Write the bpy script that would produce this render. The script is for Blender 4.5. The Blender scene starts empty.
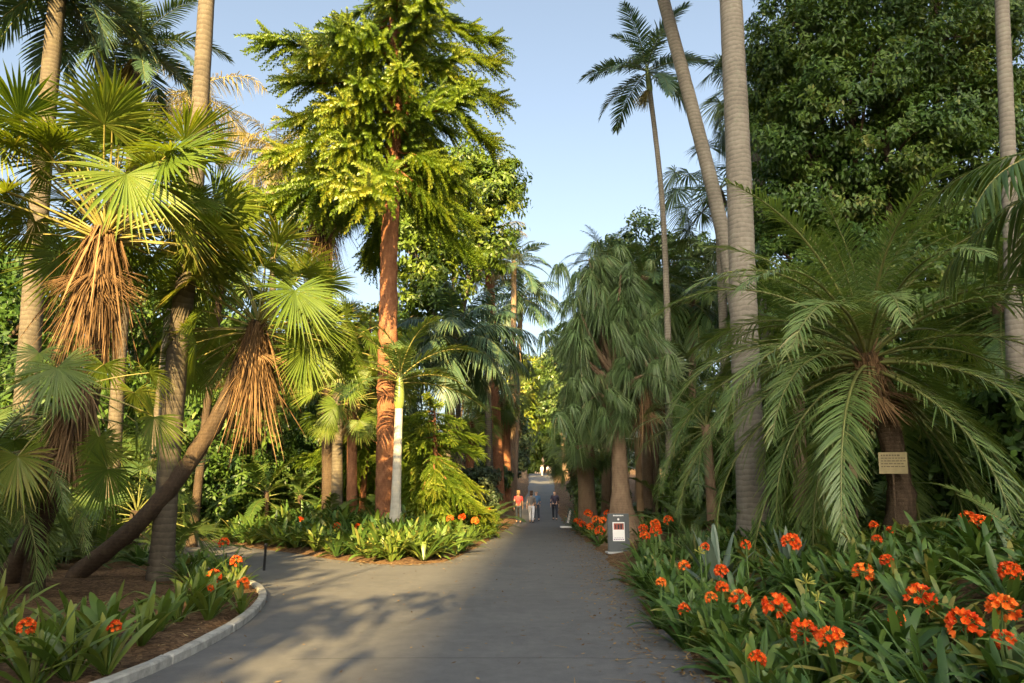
import bpy, math, random
import numpy as np
from mathutils import Vector, Matrix

random.seed(7); RNG = np.random.default_rng(7)
R = math.radians
scene = bpy.context.scene
COL = scene.collection

# ------------------------------------------------------------------ camera
F = 683.0; CAMZ = 1.6; PITCH = R(12.55)
cp, sp = math.cos(PITCH), math.sin(PITCH)
def ray(px, py):
    u = (px-512)/F; v = (341.5-py)/F
    return u, cp - v*sp, sp + v*cp
def at(px, py, Y):                      # a point of the place at distance Y along the path axis
    u, y, z = ray(px, py); t = Y/y
    return Vector((u*t, Y, CAMZ + z*t))
def gpt(px, py):                        # where a sight line meets flat ground
    u, y, z = ray(px, py); t = -CAMZ/z
    return (u*t, y*t)
cam = bpy.data.cameras.new('camera'); cam.sensor_width = 36; cam.lens = F/1024*36
cam.clip_end = 3000; cam.clip_start = .05
co = bpy.data.objects.new('camera', cam); COL.objects.link(co)
co.location = (0, 0, CAMZ); co.rotation_euler = (R(90)+PITCH, 0, 0)
scene.camera = co

# ------------------------------------------------------------------ terrain functions
ER = np.array([(-12,1.3),(0,1.55),(5.75,1.75),(11.2,1.97),(19.5,2.50),(37,2.80),(55,3.5),(77,4.7),(120,7.2),(170,9.5)])
EL = np.array([(-12,-3.6),(5,-2.6),(17.3,-1.52),(21.9,-1.06),(36.4,0.0),(55,0.8),(77,1.8),(120,2.9),(170,5.0)])
def edge_r(y): return np.interp(y, ER[:,0], ER[:,1])
def edge_l(y): return np.interp(y, EL[:,0], EL[:,1])
KERB = [(-5.6,2.2),(-4.5,3.6),(-3.85,4.8),(-3.5,5.8),(-3.36,6.7),(-3.33,7.7),(-3.42,9.1),(-3.7,10.6),(-4.1,11.8),(-4.7,12.9),(-5.5,13.9),(-7.5,15.8),(-10,17.6),(-14,20.2),(-22,24)]
ISL = [(-0.0,36.4),(-.55,28),(-1.06,21.9),(-1.52,17.8),(-1.95,16.9),(-2.7,16.6),(-3.6,17.1),(-4.6,18.0),(-6.2,19.9),(-9.1,22.8),(-12.7,26.6),(-20,31),(-60,44)]
def smooth_poly(p, n=4):
    p = np.array(p, float); out = []
    for i in range(len(p)-1):
        a = p[max(i-1,0)]; b = p[i]; c = p[i+1]; d = p[min(i+2,len(p)-1)]
        for k in range(n):
            t = k/n
            out.append(.5*((2*b)+(-a+c)*t+(2*a-5*b+4*c-d)*t*t+(-a+3*b-3*c+d)*t**3))
    out.append(p[-1]); return np.array(out)
KERB_S = smooth_poly(KERB); ISL_S = smooth_poly(ISL)
LBED = np.vstack([KERB_S, [(-80,40),(-80,-40),(-12,-40),(-9,-3)]])
ISLP = np.vstack([ISL_S, [(-300,200),(-300,600),(4,600),(5,170),(2.9,120),(1.8,77),(.8,55)]])
def pdist(pl, x, y, closed=False):
    x = np.asarray(x, float); y = np.asarray(y, float); best = np.full(x.shape, 1e9)
    n = len(pl); rng = range(n if closed else n-1)
    for i in rng:
        ax, ay = pl[i]; bx, by = pl[(i+1) % n]; dx, dy = bx-ax, by-ay
        t = np.clip(((x-ax)*dx+(y-ay)*dy)/(dx*dx+dy*dy+1e-12), 0, 1)
        best = np.minimum(best, np.hypot(x-ax-t*dx, y-ay-t*dy))
    return best
def inside(pl, x, y):
    x = np.asarray(x, float); y = np.asarray(y, float); r = np.zeros(x.shape, bool); n = len(pl); j = n-1
    for i in range(n):
        xi, yi = pl[i]; xj, yj = pl[j]
        if yi != yj:
            c = ((yi > y) != (yj > y)) & (x < (xj-xi)*(y-yi)/(yj-yi)+xi); r ^= c
        j = i
    return r
def sstep(t): t = np.clip(t, 0, 1); return t*t*(3-2*t)
def slope(y): return .064*np.clip(np.asarray(y, float)-45, 0, 80)
def gzv(x, y):
    x = np.asarray(x, float); y = np.asarray(y, float)
    z = slope(y) - .035
    dr = x-edge_r(y)
    z = z + np.where(dr > 0, .06*sstep(dr/.3)+.85*sstep((dr-.2)/4.4), 0)
    ii = inside(ISLP, x, y); di = pdist(ISLP, x, y, True)
    z = z + np.where(ii, .06*sstep(di/.3)+.62*sstep((di-.2)/4.0), 0)
    il = inside(LBED, x, y); dl = pdist(KERB_S, x, y)
    z = z + np.where(il, .11*sstep(dl/.15)+.15*sstep((dl-1)/5), 0)
    off = (dr > .3) | (ii & (di > .3)) | (il & (dl > .3))
    z = z + np.where(off, .025*np.sin(x*2.3+np.sin(y*1.7))*np.sin(y*2.1+np.sin(x*1.3)), 0)
    return z
def gz(x, y): return float(gzv(np.array([x]), np.array([y]))[0])

# ------------------------------------------------------------------ mesh helpers
class MB:
    def __init__(s): s.v = []; s.f = []; s.m = []; s.t = []; s.n = 0
    def add(s, v, f, mat=0, tint=.5):
        v = np.asarray(v, float).reshape(-1, 3); f = np.asarray(f, int)
        s.v.append(v); s.f.append(f+s.n); s.m.append(np.full(len(f), mat))
        s.t.append(np.broadcast_to(np.asarray(tint, float), (len(v),)).copy()); s.n += len(v)
    def arrays(s): return np.vstack(s.v), s.f, np.concatenate(s.m), np.concatenate(s.t)
    def merge(s, other, M=None, tshift=0):
        for v, f, m, t, off in zip(other.v, other.f, other.m, other.t, np.cumsum([0]+[len(a) for a in other.v[:-1]])):
            vv = v if M is None else v @ M[:3,:3].T + M[:3,3]
            s.v.append(vv); s.f.append(f-off+s.n); s.m.append(m); s.t.append(np.clip(t+tshift,0,1)); s.n += len(v)
    def mesh(s, name, mats, smooth=True):
        me = bpy.data.meshes.new(name)
        v = np.vstack(s.v); me.vertices.add(len(v)); me.vertices.foreach_set('co', v.ravel())
        loops = np.concatenate([f.ravel() for f in s.f])
        tot = np.concatenate([np.full(len(f), f.shape[1]) for f in s.f])
        st = np.concatenate([[0], np.cumsum(tot)[:-1]])
        me.loops.add(len(loops)); me.loops.foreach_set('vertex_index', loops)
        me.polygons.add(len(tot)); me.polygons.foreach_set('loop_start', st)
        me.polygons.foreach_set('material_index', np.concatenate(s.m).astype(np.int32))
        me.polygons.foreach_set('use_smooth', np.full(len(tot), smooth))
        for m in mats: me.materials.append(m)
        a = me.attributes.new('tint', 'FLOAT', 'POINT'); a.data.foreach_set('value', np.concatenate(s.t))
        me.update(calc_edges=True); me.validate()
        return me

def nrm(a): return a/np.maximum(np.linalg.norm(a, axis=-1, keepdims=True), 1e-9)
def ribbons(mb, b, d, w, L, W, droop, ts, prof, mat=0, tint=.5, fold=0, tip=0):
    b = np.asarray(b, float); N = len(b); ts = np.asarray(ts, float); K = len(ts); prof = np.asarray(prof, float)
    L = np.broadcast_to(L, (N,)); W = np.broadcast_to(W, (N,)); droop = np.broadcast_to(droop, (N,))
    p = b[:,None]+d[:,None]*(L[:,None]*ts)[:,:,None]
    p[:,:,2] -= droop[:,None]*L[:,None]*ts**2
    h = (W[:,None]*prof*.5)[:,:,None]
    tt = np.broadcast_to(np.asarray(tint, float), (N,))
    if fold:
        n = nrm(np.cross(d, w))[:,None]
        v = np.stack([p-w[:,None]*h, p-n*h*fold, p+w[:,None]*h], 2); C = 3
    else:
        v = np.stack([p-w[:,None]*h, p+w[:,None]*h], 2); C = 2
    idx = np.arange(N*K*C).reshape(N, K, C)
    fs = [np.stack([idx[:,:-1,c], idx[:,:-1,c+1], idx[:,1:,c+1], idx[:,1:,c]], -1).reshape(-1,4) for c in range(C-1)]
    tk = tt[:,None]+tip*np.clip((ts-.72)/.28,0,1)[None]*RNG.random((N,1))*2
    mb.add(v.reshape(-1,3), np.vstack(fs), mat, np.repeat(np.clip(tk,0,1).ravel(), C))
def tube(mb, pts, rad, sides=8, mat=0, tint=.5, cap=True, jitter=0):
    pts = np.asarray(pts, float); K = len(pts); rad = np.broadcast_to(rad, (K,)).astype(float)
    T = nrm(np.gradient(pts, axis=0)); ref = np.array([1.,0,0]) if abs(T[0][0]) < .9 else np.array([0,1.,0])
    A = nrm(ref-(T@ref)[:,None]*T); B = np.cross(T, A)
    an = np.linspace(0, 2*math.pi, sides, endpoint=False)
    rr = rad[:,None]*np.ones(sides)
    if jitter: rr = rr*(1+jitter*RNG.normal(size=rr.shape))
    v = pts[:,None]+rr[:,:,None]*(A[:,None]*np.cos(an)[None,:,None]+B[:,None]*np.sin(an)[None,:,None])
    idx = np.arange(K*sides).reshape(K, sides); nx = np.roll(idx, -1, 1)
    mb.add(v.reshape(-1,3), np.stack([idx[:-1], nx[:-1], nx[1:], idx[1:]], -1).reshape(-1,4), mat, tint)
    if cap:
        for row, sgn in ((0,-1),(K-1,1)):
            c = pts[row]; vv = np.vstack([v[row], c[None]])
            i = np.arange(sides); f = np.stack([i, (i+1)%sides, np.full(sides, sides)], -1)
            mb.add(vv, f if sgn > 0 else f[:,::-1], mat, tint)
def box(mb, c, s, mat=0, tint=.5, bev=0, rot=None):
    x, y, z = [a/2 for a in s]; b = min(bev, x*.9, y*.9, z*.9) if bev else 0
    if not b:
        v = np.array([(i*x,j*y,k*z) for i in (-1,1) for j in (-1,1) for k in (-1,1)], float)
        f = [(0,1,3,2),(4,6,7,5),(0,4,5,1),(2,3,7,6),(0,2,6,4),(1,5,7,3)]
        if rot is not None: v = v@np.array(rot).T
        mb.add(v+np.array(c), f, mat, tint); return
    import bmesh
    bm = bmesh.new(); bmesh.ops.create_cube(bm, size=1)
    for q in bm.verts: q.co = Vector((q.co.x*2*x, q.co.y*2*y, q.co.z*2*z))
    bmesh.ops.bevel(bm, geom=bm.edges[:], offset=b, segments=2, affect='EDGES', profile=.5)
    bm.verts.index_update(); v = np.array([q.co[:] for q in bm.verts])
    if rot is not None: v = v@np.array(rot).T
    by = {}
    for fc in bm.faces: by.setdefault(len(fc.verts), []).append([q.index for q in fc.verts])
    first = True
    for k, fl in by.items():
        if first: mb.add(v+np.array(c), fl, mat, tint); base = mb.n-len(v); first = False
        else:
            fa = np.array(fl)+base; mb.f.append(fa); mb.m.append(np.full(len(fa), mat)); mb.v.append(np.zeros((0,3))); mb.t.append(np.zeros(0))
    bm.free()
def lathe(mb, prof, sides=16, mat=0, tint=.5, c=(0,0,0)):
    pr = np.array(prof, float); an = np.linspace(0, 2*math.pi, sides, endpoint=False)
    v = np.stack([pr[:,0:1]*np.cos(an), pr[:,0:1]*np.sin(an), np.repeat(pr[:,1:2], sides, 1)], -1)+np.array(c)
    idx = np.arange(len(pr)*sides).reshape(len(pr), sides); nx = np.roll(idx, -1, 1)
    mb.add(v.reshape(-1,3), np.stack([idx[:-1], nx[:-1], nx[1:], idx[1:]], -1).reshape(-1,4), mat, tint)

# ------------------------------------------------------------------ scene object helpers
def thing(name, label, cat, loc=(0,0,0), group=None):
    o = bpy.data.objects.new(name, None); COL.objects.link(o); o.location = loc; o.empty_display_size = .2
    o['label'] = label; o['category'] = cat
    if group: o['group'] = group
    return o
def tag(o, label, cat, group=None):
    o['label'] = label; o['category'] = cat
    if group: o['group'] = group
    return o
def part(name, me, parent=None, loc=(0,0,0), rot=(0,0,0), sc=1):
    o = bpy.data.objects.new(name, me); COL.objects.link(o); o.parent = parent
    o.location = loc; o.rotation_euler = rot; o.scale = (sc,sc,sc) if not hasattr(sc,'__len__') else sc
    return o
def setting(name, me, kind='structure'):
    o = bpy.data.objects.new(name, me); COL.objects.link(o); o['kind'] = kind; return o

# ------------------------------------------------------------------ materials
def newmat(name):
    m = bpy.data.materials.new(name); m.use_nodes = True; nt = m.node_tree; nt.nodes.clear()
    return m, nt, nt.nodes.new, nt.links.new
def ramp(nt, fac, stops):
    r = nt.nodes.new('ShaderNodeValToRGB'); e = r.color_ramp.elements
    while len(e) < len(stops): e.new(.5)
    for q, (p, c) in zip(e, stops): q.position = p; q.color = (*c, 1)
    nt.links.new(fac, r.inputs[0]); return r.outputs[0]
def noise(nt, scale, detail=4, rough=.6, coord=None, dist=0):
    n = nt.nodes.new('ShaderNodeTexNoise'); n.inputs['Scale'].default_value = scale
    n.inputs['Detail'].default_value = detail; n.inputs['Roughness'].default_value = rough; n.inputs['Distortion'].default_value = dist
    if coord is not None: nt.links.new(coord, n.inputs['Vector'])
    return n.outputs[0]
def mth(nt, op, a, b=None):
    n = nt.nodes.new('ShaderNodeMath'); n.operation = op
    for i, q in enumerate((a, b)):
        if q is None: continue
        if isinstance(q, (int, float)): n.inputs[i].default_value = q
        else: nt.links.new(q, n.inputs[i])
    return n.outputs[0]
def bump(nt, h, strength, dist):
    b = nt.nodes.new('ShaderNodeBump'); b.inputs['Strength'].default_value = strength; b.inputs['Distance'].default_value = dist
    nt.links.new(h, b.inputs['Height']); return b.outputs[0]
def leafmat(name, stops, rough=.42, trans=.3, objvar=.35, spec=.45, tcol=(1.5,1.35,.45)):
    m, nt, N, L = newmat(name)
    a = N('ShaderNodeAttribute'); a.attribute_name = 'tint'
    oi = N('ShaderNodeObjectInfo')
    geo = N('ShaderNodeNewGeometry')
    f = mth(nt, 'ADD', a.outputs['Fac'], mth(nt, 'MULTIPLY', mth(nt, 'SUBTRACT', oi.outputs['Random'], .5), objvar))
    f = mth(nt, 'ADD', f, mth(nt, 'MULTIPLY', mth(nt, 'SUBTRACT', noise(nt, 1.7, 3, .6, geo.outputs['Position']), .5), .5))
    col = ramp(nt, f, stops)
    p = N('ShaderNodeBsdfPrincipled'); L(col, p.inputs['Base Color'])
    p.inputs['Roughness'].default_value = rough; p.inputs['Specular IOR Level'].default_value = spec
    t = N('ShaderNodeBsdfTranslucent')
    mx = N('ShaderNodeMix'); mx.data_type = 'RGBA'; mx.blend_type = 'MULTIPLY'; mx.inputs[0].default_value = 1
    L(col, mx.inputs[6]); mx.inputs[7].default_value = (*tcol, 1); L(mx.outputs[2], t.inputs['Color'])
    ms = N('ShaderNodeMixShader'); ms.inputs[0].default_value = trans
    L(p.outputs[0], ms.inputs[1]); L(t.outputs[0], ms.inputs[2])
    o = N('ShaderNodeOutputMaterial'); L(ms.outputs[0], o.inputs[0]); return m
def solid(name, col, rough=.6, var=.25, scale=14, metal=0, bmp=0, spec=.4):
    m, nt, N, L = newmat(name)
    tc = N('ShaderNodeTexCoord'); n = noise(nt, scale, 5, .65, tc.outputs['Object'])
    c = np.array(col)
    cc = ramp(nt, n, [(.25, tuple(c*(1-var))), (.75, tuple(np.minimum(c*(1+var), .95)))])
    p = N('ShaderNodeBsdfPrincipled'); L(cc, p.inputs['Base Color']); p.inputs['Roughness'].default_value = rough
    p.inputs['Metallic'].default_value = metal; p.inputs['Specular IOR Level'].default_value = spec
    if bmp: L(bump(nt, noise(nt, scale*4, 6, .7, tc.outputs['Object']), .8, bmp), p.inputs['Normal'])
    o = N('ShaderNodeOutputMaterial'); L(p.outputs[0], o.inputs[0]); return m
def barkmat(name, c0, c1, c2, rings=9, ringamt=.5, nscale=6, bd=.03, stretch=.25, rough=.9):
    m, nt, N, L = newmat(name)
    tc = N('ShaderNodeTexCoord'); mp = N('ShaderNodeMapping'); mp.inputs['Scale'].default_value = (1,1,stretch)
    L(tc.outputs['Object'], mp.inputs[0])
    n1 = noise(nt, nscale, 7, .7, mp.outputs[0]); n2 = noise(nt, 1.3, 4, .6, tc.outputs['Object'])
    w = N('ShaderNodeTexWave'); w.bands_direction = 'Z'; w.wave_profile = 'SAW'; w.inputs['Scale'].default_value = rings/3.14*.5
    w.inputs['Distortion'].default_value = 3.2; w.inputs['Detail'].default_value = 3; w.inputs['Detail Scale'].default_value = 1.5
    L(tc.outputs['Object'], w.inputs[0])
    h = mth(nt, 'ADD', mth(nt, 'MULTIPLY', n1, 1-ringamt), mth(nt, 'MULTIPLY', w.outputs[1], ringamt))
    n3 = noise(nt, 3.5, 8, .75, tc.outputs['Object'], .8)
    f = mth(nt, 'ADD', mth(nt, 'MULTIPLY', h, .55), mth(nt, 'ADD', mth(nt, 'MULTIPLY', n2, .3), mth(nt, 'MULTIPLY', n3, .22)))
    col = ramp(nt, f, [(.3, c0), (.52, c1), (.75, c2)])
    p = N('ShaderNodeBsdfPrincipled'); lich = ramp(nt, noise(nt, 2.6, 8, .8, tc.outputs['Object'], 1.2), [(.56,(0,0,0)),(.68,(.55,.55,.55))])
    ml = N('ShaderNodeMix'); ml.data_type = 'RGBA'; L(lich, ml.inputs[0]); L(col, ml.inputs[6]); ml.inputs[7].default_value = (c2[0]*.8, c2[1]*.98, c2[2]*.85, 1)
    L(ml.outputs[2], p.inputs['Base Color']); p.inputs['Roughness'].default_value = rough; p.inputs['Specular IOR Level'].default_value = .2
    L(bump(nt, h, 1, bd), p.inputs['Normal'])
    o = N('ShaderNodeOutputMaterial'); L(p.outputs[0], o.inputs[0]); return m

M = {}
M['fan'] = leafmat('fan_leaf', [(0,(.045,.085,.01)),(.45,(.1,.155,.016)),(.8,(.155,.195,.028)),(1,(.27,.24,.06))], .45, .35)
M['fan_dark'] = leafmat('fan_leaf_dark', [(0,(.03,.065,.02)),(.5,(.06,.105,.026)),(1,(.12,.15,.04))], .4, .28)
M['king'] = leafmat('king_frond', [(0,(.035,.075,.025)),(.5,(.075,.13,.034)),(1,(.15,.18,.05))], .38, .25)
M['blue'] = leafmat('bluish_frond', [(0,(.028,.065,.045)),(.5,(.055,.105,.06)),(1,(.11,.15,.07))], .4, .22)
M['phoenix'] = leafmat('date_frond', [(0,(.07,.125,.04)),(.5,(.13,.2,.058)),(.85,(.2,.25,.085)),(1,(.32,.27,.12))], .36, .35, spec=.5)
M['queen'] = leafmat('straw_frond', [(0,(.09,.1,.025)),(.5,(.2,.17,.05)),(1,(.34,.25,.1))], .5, .3)
M['rachis'] = solid('rachis', (.13,.14,.04), .5, .3)
M['rachis_y'] = solid('rachis_yellow', (.24,.21,.06), .5, .3)
M['dead'] = leafmat('dead_leaf', [(0,(.055,.032,.017)),(.45,(.165,.098,.048)),(1,(.34,.215,.11))], .8, .15, spec=.15, tcol=(1.2,1,.7))
M['dead_dark'] = leafmat('dead_leaf_dark', [(0,(.05,.03,.016)),(.5,(.12,.07,.035)),(1,(.22,.14,.07))], .8, .1, spec=.15, tcol=(1.2,1,.7))
M['fig'] = leafmat('fig_leaf', [(0,(.028,.065,.014)),(.5,(.06,.115,.02)),(.9,(.11,.17,.03)),(1,(.18,.2,.05))], .45, .25, spec=.3)
M['broad_y'] = leafmat('yellow_green_leaf', [(0,(.06,.11,.012)),(.5,(.12,.18,.018)),(1,(.25,.25,.03))], .45, .35)
M['broad'] = leafmat('green_leaf', [(0,(.035,.07,.016)),(.5,(.07,.12,.024)),(1,(.13,.17,.035))], .42, .28)
M['broad_g'] = leafmat('grey_green_leaf', [(0,(.03,.055,.03)),(.5,(.055,.09,.045)),(1,(.1,.13,.06))], .5, .25)
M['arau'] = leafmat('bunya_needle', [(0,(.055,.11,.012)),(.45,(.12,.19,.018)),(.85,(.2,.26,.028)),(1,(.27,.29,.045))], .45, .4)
M['strap'] = leafmat('strap_leaf', [(0,(.055,.095,.035)),(.5,(.095,.155,.052)),(.9,(.15,.2,.075)),(1,(.22,.2,.09))], .45, .2)
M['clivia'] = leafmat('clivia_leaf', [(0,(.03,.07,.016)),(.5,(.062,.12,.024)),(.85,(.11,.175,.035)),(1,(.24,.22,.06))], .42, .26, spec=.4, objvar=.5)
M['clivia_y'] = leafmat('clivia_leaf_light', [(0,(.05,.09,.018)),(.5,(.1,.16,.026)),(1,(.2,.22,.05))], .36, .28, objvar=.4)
M['fern'] = leafmat('fern_leaf', [(0,(.03,.06,.015)),(.5,(.06,.11,.022)),(1,(.13,.17,.035))], .45, .3)
M['agave'] = leafmat('spear_leaf', [(0,(.05,.08,.065)),(.5,(.09,.13,.1)),(1,(.14,.18,.13))], .5, .1, .2)
M['petal'] = leafmat('orange_petal', [(0,(.6,.05,.008)),(.5,(.85,.12,.014)),(1,(.9,.27,.04))], .5, .3, .6, .3, tcol=(1.1,.9,.6))
M['throat'] = leafmat('yellow_throat', [(0,(.8,.45,.05)),(1,(.85,.55,.1))], .5, .3, .1)
M['bud'] = leafmat('pale_bud', [(0,(.3,.32,.06)),(1,(.5,.46,.12))], .5, .3, .1)
M['stalk'] = solid('flower_stalk', (.09,.15,.04), .45, .2)
M['bark_grey'] = barkmat('grey_ringed_bark', (.085,.074,.06), (.175,.152,.122), (.275,.245,.2), 17, .32, 12, .012, .7)
M['bark_tan'] = barkmat('tan_ringed_bark', (.042,.034,.025), (.085,.07,.052), (.15,.126,.094), 16, .32, 12, .012, .7)
M['bark_white'] = barkmat('pale_smooth_bark', (.24,.22,.18), (.42,.39,.33), (.56,.52,.45), 12, .12, 5, .003, .6)
M['bark_red'] = barkmat('red_brown_flaky_bark', (.07,.03,.018), (.21,.09,.045), (.36,.17,.09), 34, .1, 11, .05, .45)
M['bark_dark'] = barkmat('dark_fibrous_bark', (.022,.016,.011), (.058,.04,.027), (.12,.083,.053), 30, .15, 14, .04, .45)
M['bark_brown'] = barkmat('brown_bark', (.07,.048,.032), (.17,.115,.075), (.27,.19,.125), 26, .1, 9, .02, .3)
M['shaft'] = solid('green_crownshaft', (.16,.2,.05), .35, .25, 5)
M['boots'] = solid('leaf_base_fibre', (.17,.1,.05), .9, .45, 18, 0, .02)

def asphalt():
    m, nt, N, L = newmat('asphalt'); g = N('ShaderNodeNewGeometry'); P = g.outputs['Position']
    a = noise(nt, .5, 5, .6, P); b = noise(nt, 5, 6, .7, P); c = noise(nt, 95, 6, .9, P); st = noise(nt, 1.6, 8, .75, P, .6)
    f = mth(nt, 'ADD', mth(nt, 'MULTIPLY', a, .22), mth(nt, 'ADD', mth(nt, 'MULTIPLY', b, .28), mth(nt, 'ADD', mth(nt, 'MULTIPLY', c, .35), mth(nt, 'MULTIPLY', st, .25))))
    col = ramp(nt, f, [(.34,(.068,.068,.071)),(.52,(.104,.104,.106)),(.7,(.155,.152,.15))])
    v = N('ShaderNodeTexVoronoi'); v.feature = 'DISTANCE_TO_EDGE'; v.inputs['Scale'].default_value = .33
    mv = N('ShaderNodeVectorMath'); mv.operation = 'ADD'; nz = N('ShaderNodeTexNoise'); nz.inputs['Scale'].default_value = 1.2; nz.inputs['Detail'].default_value = 6
    L(P, nz.inputs['Vector']); sc = N('ShaderNodeVectorMath'); sc.operation = 'SCALE'; sc.inputs['Scale'].default_value = 1.6; L(nz.outputs['Color'], sc.inputs[0])
    L(P, mv.inputs[0]); L(sc.outputs[0], mv.inputs[1]); L(mv.outputs[0], v.inputs['Vector'])
    ck = mth(nt, 'LESS_THAN', v.outputs['Distance'], .0035)
    sx_ = N('ShaderNodeSeparateXYZ'); L(mv.outputs[0], sx_.inputs[0]); s2 = N('ShaderNodeSeparateXYZ'); L(P, s2.inputs[0])
    yy2 = mth(nt, 'ADD', s2.outputs[1], mth(nt, 'MULTIPLY', noise(nt, 3, 6, .8, P), .06))
    seam = mth(nt, 'MULTIPLY', mth(nt, 'LESS_THAN', mth(nt, 'ABSOLUTE', mth(nt, 'SUBTRACT', yy2, 7.35)), .012), mth(nt, 'GREATER_THAN', s2.outputs[0], -2.2))
    mx = N('ShaderNodeMix'); mx.data_type = 'RGBA'; L(mth(nt, 'MAXIMUM', mth(nt, 'MULTIPLY', ck, .12), mth(nt, 'MULTIPLY', seam, .6)), mx.inputs[0]); L(col, mx.inputs[6]); mx.inputs[7].default_value = (.03,.028,.026,1)
    p = N('ShaderNodeBsdfPrincipled'); L(mx.outputs[2], p.inputs['Base Color']); p.inputs['Roughness'].default_value = .82; p.inputs['Specular IOR Level'].default_value = .3
    L(bump(nt, mth(nt, 'ADD', c, mth(nt, 'MULTIPLY', b, .6)), .7, .006), p.inputs['Normal'])
    o = N('ShaderNodeOutputMaterial'); L(p.outputs[0], o.inputs[0]); return m
def mulch():
    m, nt, N, L = newmat('bark_mulch'); g = N('ShaderNodeNewGeometry'); P = g.outputs['Position']
    v = N('ShaderNodeTexVoronoi'); v.inputs['Scale'].default_value = 24; L(P, v.inputs['Vector'])
    a = noise(nt, 1.4, 5, .65, P); b = noise(nt, 60, 5, .75, P)
    f = mth(nt, 'ADD', mth(nt, 'MULTIPLY', v.outputs['Color'], .35), mth(nt, 'ADD', mth(nt, 'MULTIPLY', a, .35), mth(nt, 'MULTIPLY', b, .4)))
    col = ramp(nt, f, [(.3,(.03,.018,.011)),(.5,(.105,.062,.035)),(.72,(.25,.155,.085))])
    p = N('ShaderNodeBsdfPrincipled'); L(col, p.inputs['Base Color']); p.inputs['Roughness'].default_value = .95; p.inputs['Specular IOR Level'].default_value = .1
    L(bump(nt, f, 1, .05), p.inputs['Normal'])
    o = N('ShaderNodeOutputMaterial'); L(p.outputs[0], o.inputs[0]); return m
M['asphalt'] = asphalt(); M['mulch'] = mulch()
M['kerb'] = solid('kerb_concrete', (.33,.32,.29), .95, .5, 6, 0, .012)
M['litter'] = leafmat('fallen_leaf', [(0,(.08,.045,.02)),(.5,(.2,.12,.05)),(1,(.36,.26,.13))], .8, .1, spec=.1)

# ------------------------------------------------------------------ ground, paths, kerb
def axis(a, b, lo, hi, step, far):
    mid = np.arange(lo, hi+.001, step); k = 1.0; l = []; x = lo
    while x > a: x -= step*1.35**k; l.append(max(x, a)); k += 1
    r = []; x = hi; k = 1.0
    while x < b: x += step*1.2**k; r.append(min(x, b)); k += 1
    return np.concatenate([l[::-1], mid, r])
xs = axis(-900, 900, -16, 14, .22, 0); ys = axis(-400, 1500, 1, 42, .22, 0)
X, Y = np.meshgrid(xs, ys); Z = gzv(X.ravel(), Y.ravel()).reshape(X.shape)
mb = MB(); idx = np.arange(X.size).reshape(X.shape)
mb.add(np.stack([X, Y, Z], -1).reshape(-1,3), np.stack([idx[:-1,:-1], idx[:-1,1:], idx[1:,1:], idx[1:,:-1]], -1).reshape(-1,4))
setting('ground', mb.mesh('ground', [M['mulch']]))
mb = MB(); yy = np.concatenate([np.arange(-12, 45, .5), np.arange(45, 171, 2.5)])
wob = .05*np.sin(yy*2.1)+.04*np.sin(yy*5.3+1)
l = edge_l(yy)+wob*(yy > 17); r = edge_r(yy)+.06*np.sin(yy*1.7+.5)+.05*np.sin(yy*4.1)
cols = np.linspace(0, 1, 9); V = np.zeros((len(yy), 9, 3))
V[:,:,0] = l[:,None]*(1-cols)+r[:,None]*cols; V[:,:,1] = yy[:,None]; V[:,:,2] = (slope(yy)+.004)[:,None]-.02*(np.abs(cols-.5)*2)**4
idx = np.arange(V.size//3).reshape(len(yy), 9)
mb.add(V.reshape(-1,3), np.stack([idx[:-1,:-1], idx[:-1,1:], idx[1:,1:], idx[1:,:-1]], -1).reshape(-1,4))
setting('main_path', mb.mesh('main_path', [M['asphalt']]))
import bmesh
bm = bmesh.new()
ol = [tuple(p) for p in KERB_S]+[(-60,38)]+[tuple(p) for p in ISL_S[::-1][1:]]
ol = [p for p in ol if not (p[1] > 26 and p[0] > -2)]+[(0.2,26),(0.2,-8),(-5,-8)]
vs = [bm.verts.new((x, y, -.012)) for x, y in ol]
es = [bm.edges.new((vs[i], vs[(i+1) % len(vs)])) for i in range(len(vs))]
bmesh.ops.triangle_fill(bm, use_beauty=True, edges=es, normal=(0,0,1))
me = bpy.data.meshes.new('branch_path'); bm.to_mesh(me); bm.free(); me.materials.append(M['asphalt'])
setting('branch_path', me)
# kerb of the left bed
mb = MB(); pl = smooth_poly(KERB[:11], 7); T = nrm(np.gradient(pl, axis=0)); Nn = np.stack([-T[:,1], T[:,0]], -1)
sc_ = np.ones(len(pl)); pts_ = []; sc2 = []; Tn = []
for i, p in enumerate(pl):
    if i % 9 == 4:
        for o_, s_ in ((-.02,1),(-.008,.82),(.008,.82),(.02,1)): pts_.append(p+T[i]*o_); sc2.append(s_); Tn.append(Nn[i])
    else: pts_.append(p); sc2.append(1); Tn.append(Nn[i])
pl = np.array(pts_); sc2 = np.array(sc2); Nn = np.array(Tn)
prof = [(-.06,-.05),(-.06,.065),(-.045,.082),(.045,.082),(.06,.065),(.06,-.05)]
V = np.zeros((len(pl), 6, 3))
for k, (a, z) in enumerate(prof):
    V[:,k,:2] = pl+Nn*(a*sc2[:,None]+.003*RNG.normal(size=(len(pl),1))*(z>0)); V[:,k,2] = z*sc2+(.002*RNG.normal(size=len(pl)) if z > 0 else 0)
idx = np.arange(len(pl)*6).reshape(-1,6)
mb.add(V.reshape(-1,3), np.stack([idx[:-1,:-1], idx[:-1,1:], idx[1:,1:], idx[1:,:-1]], -1).reshape(-1,4))
tag(part('kerb', mb.mesh('kerb', [M['kerb']], False)), 'low pale concrete kerb curving round the mulched bed at left', 'kerb')

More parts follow.
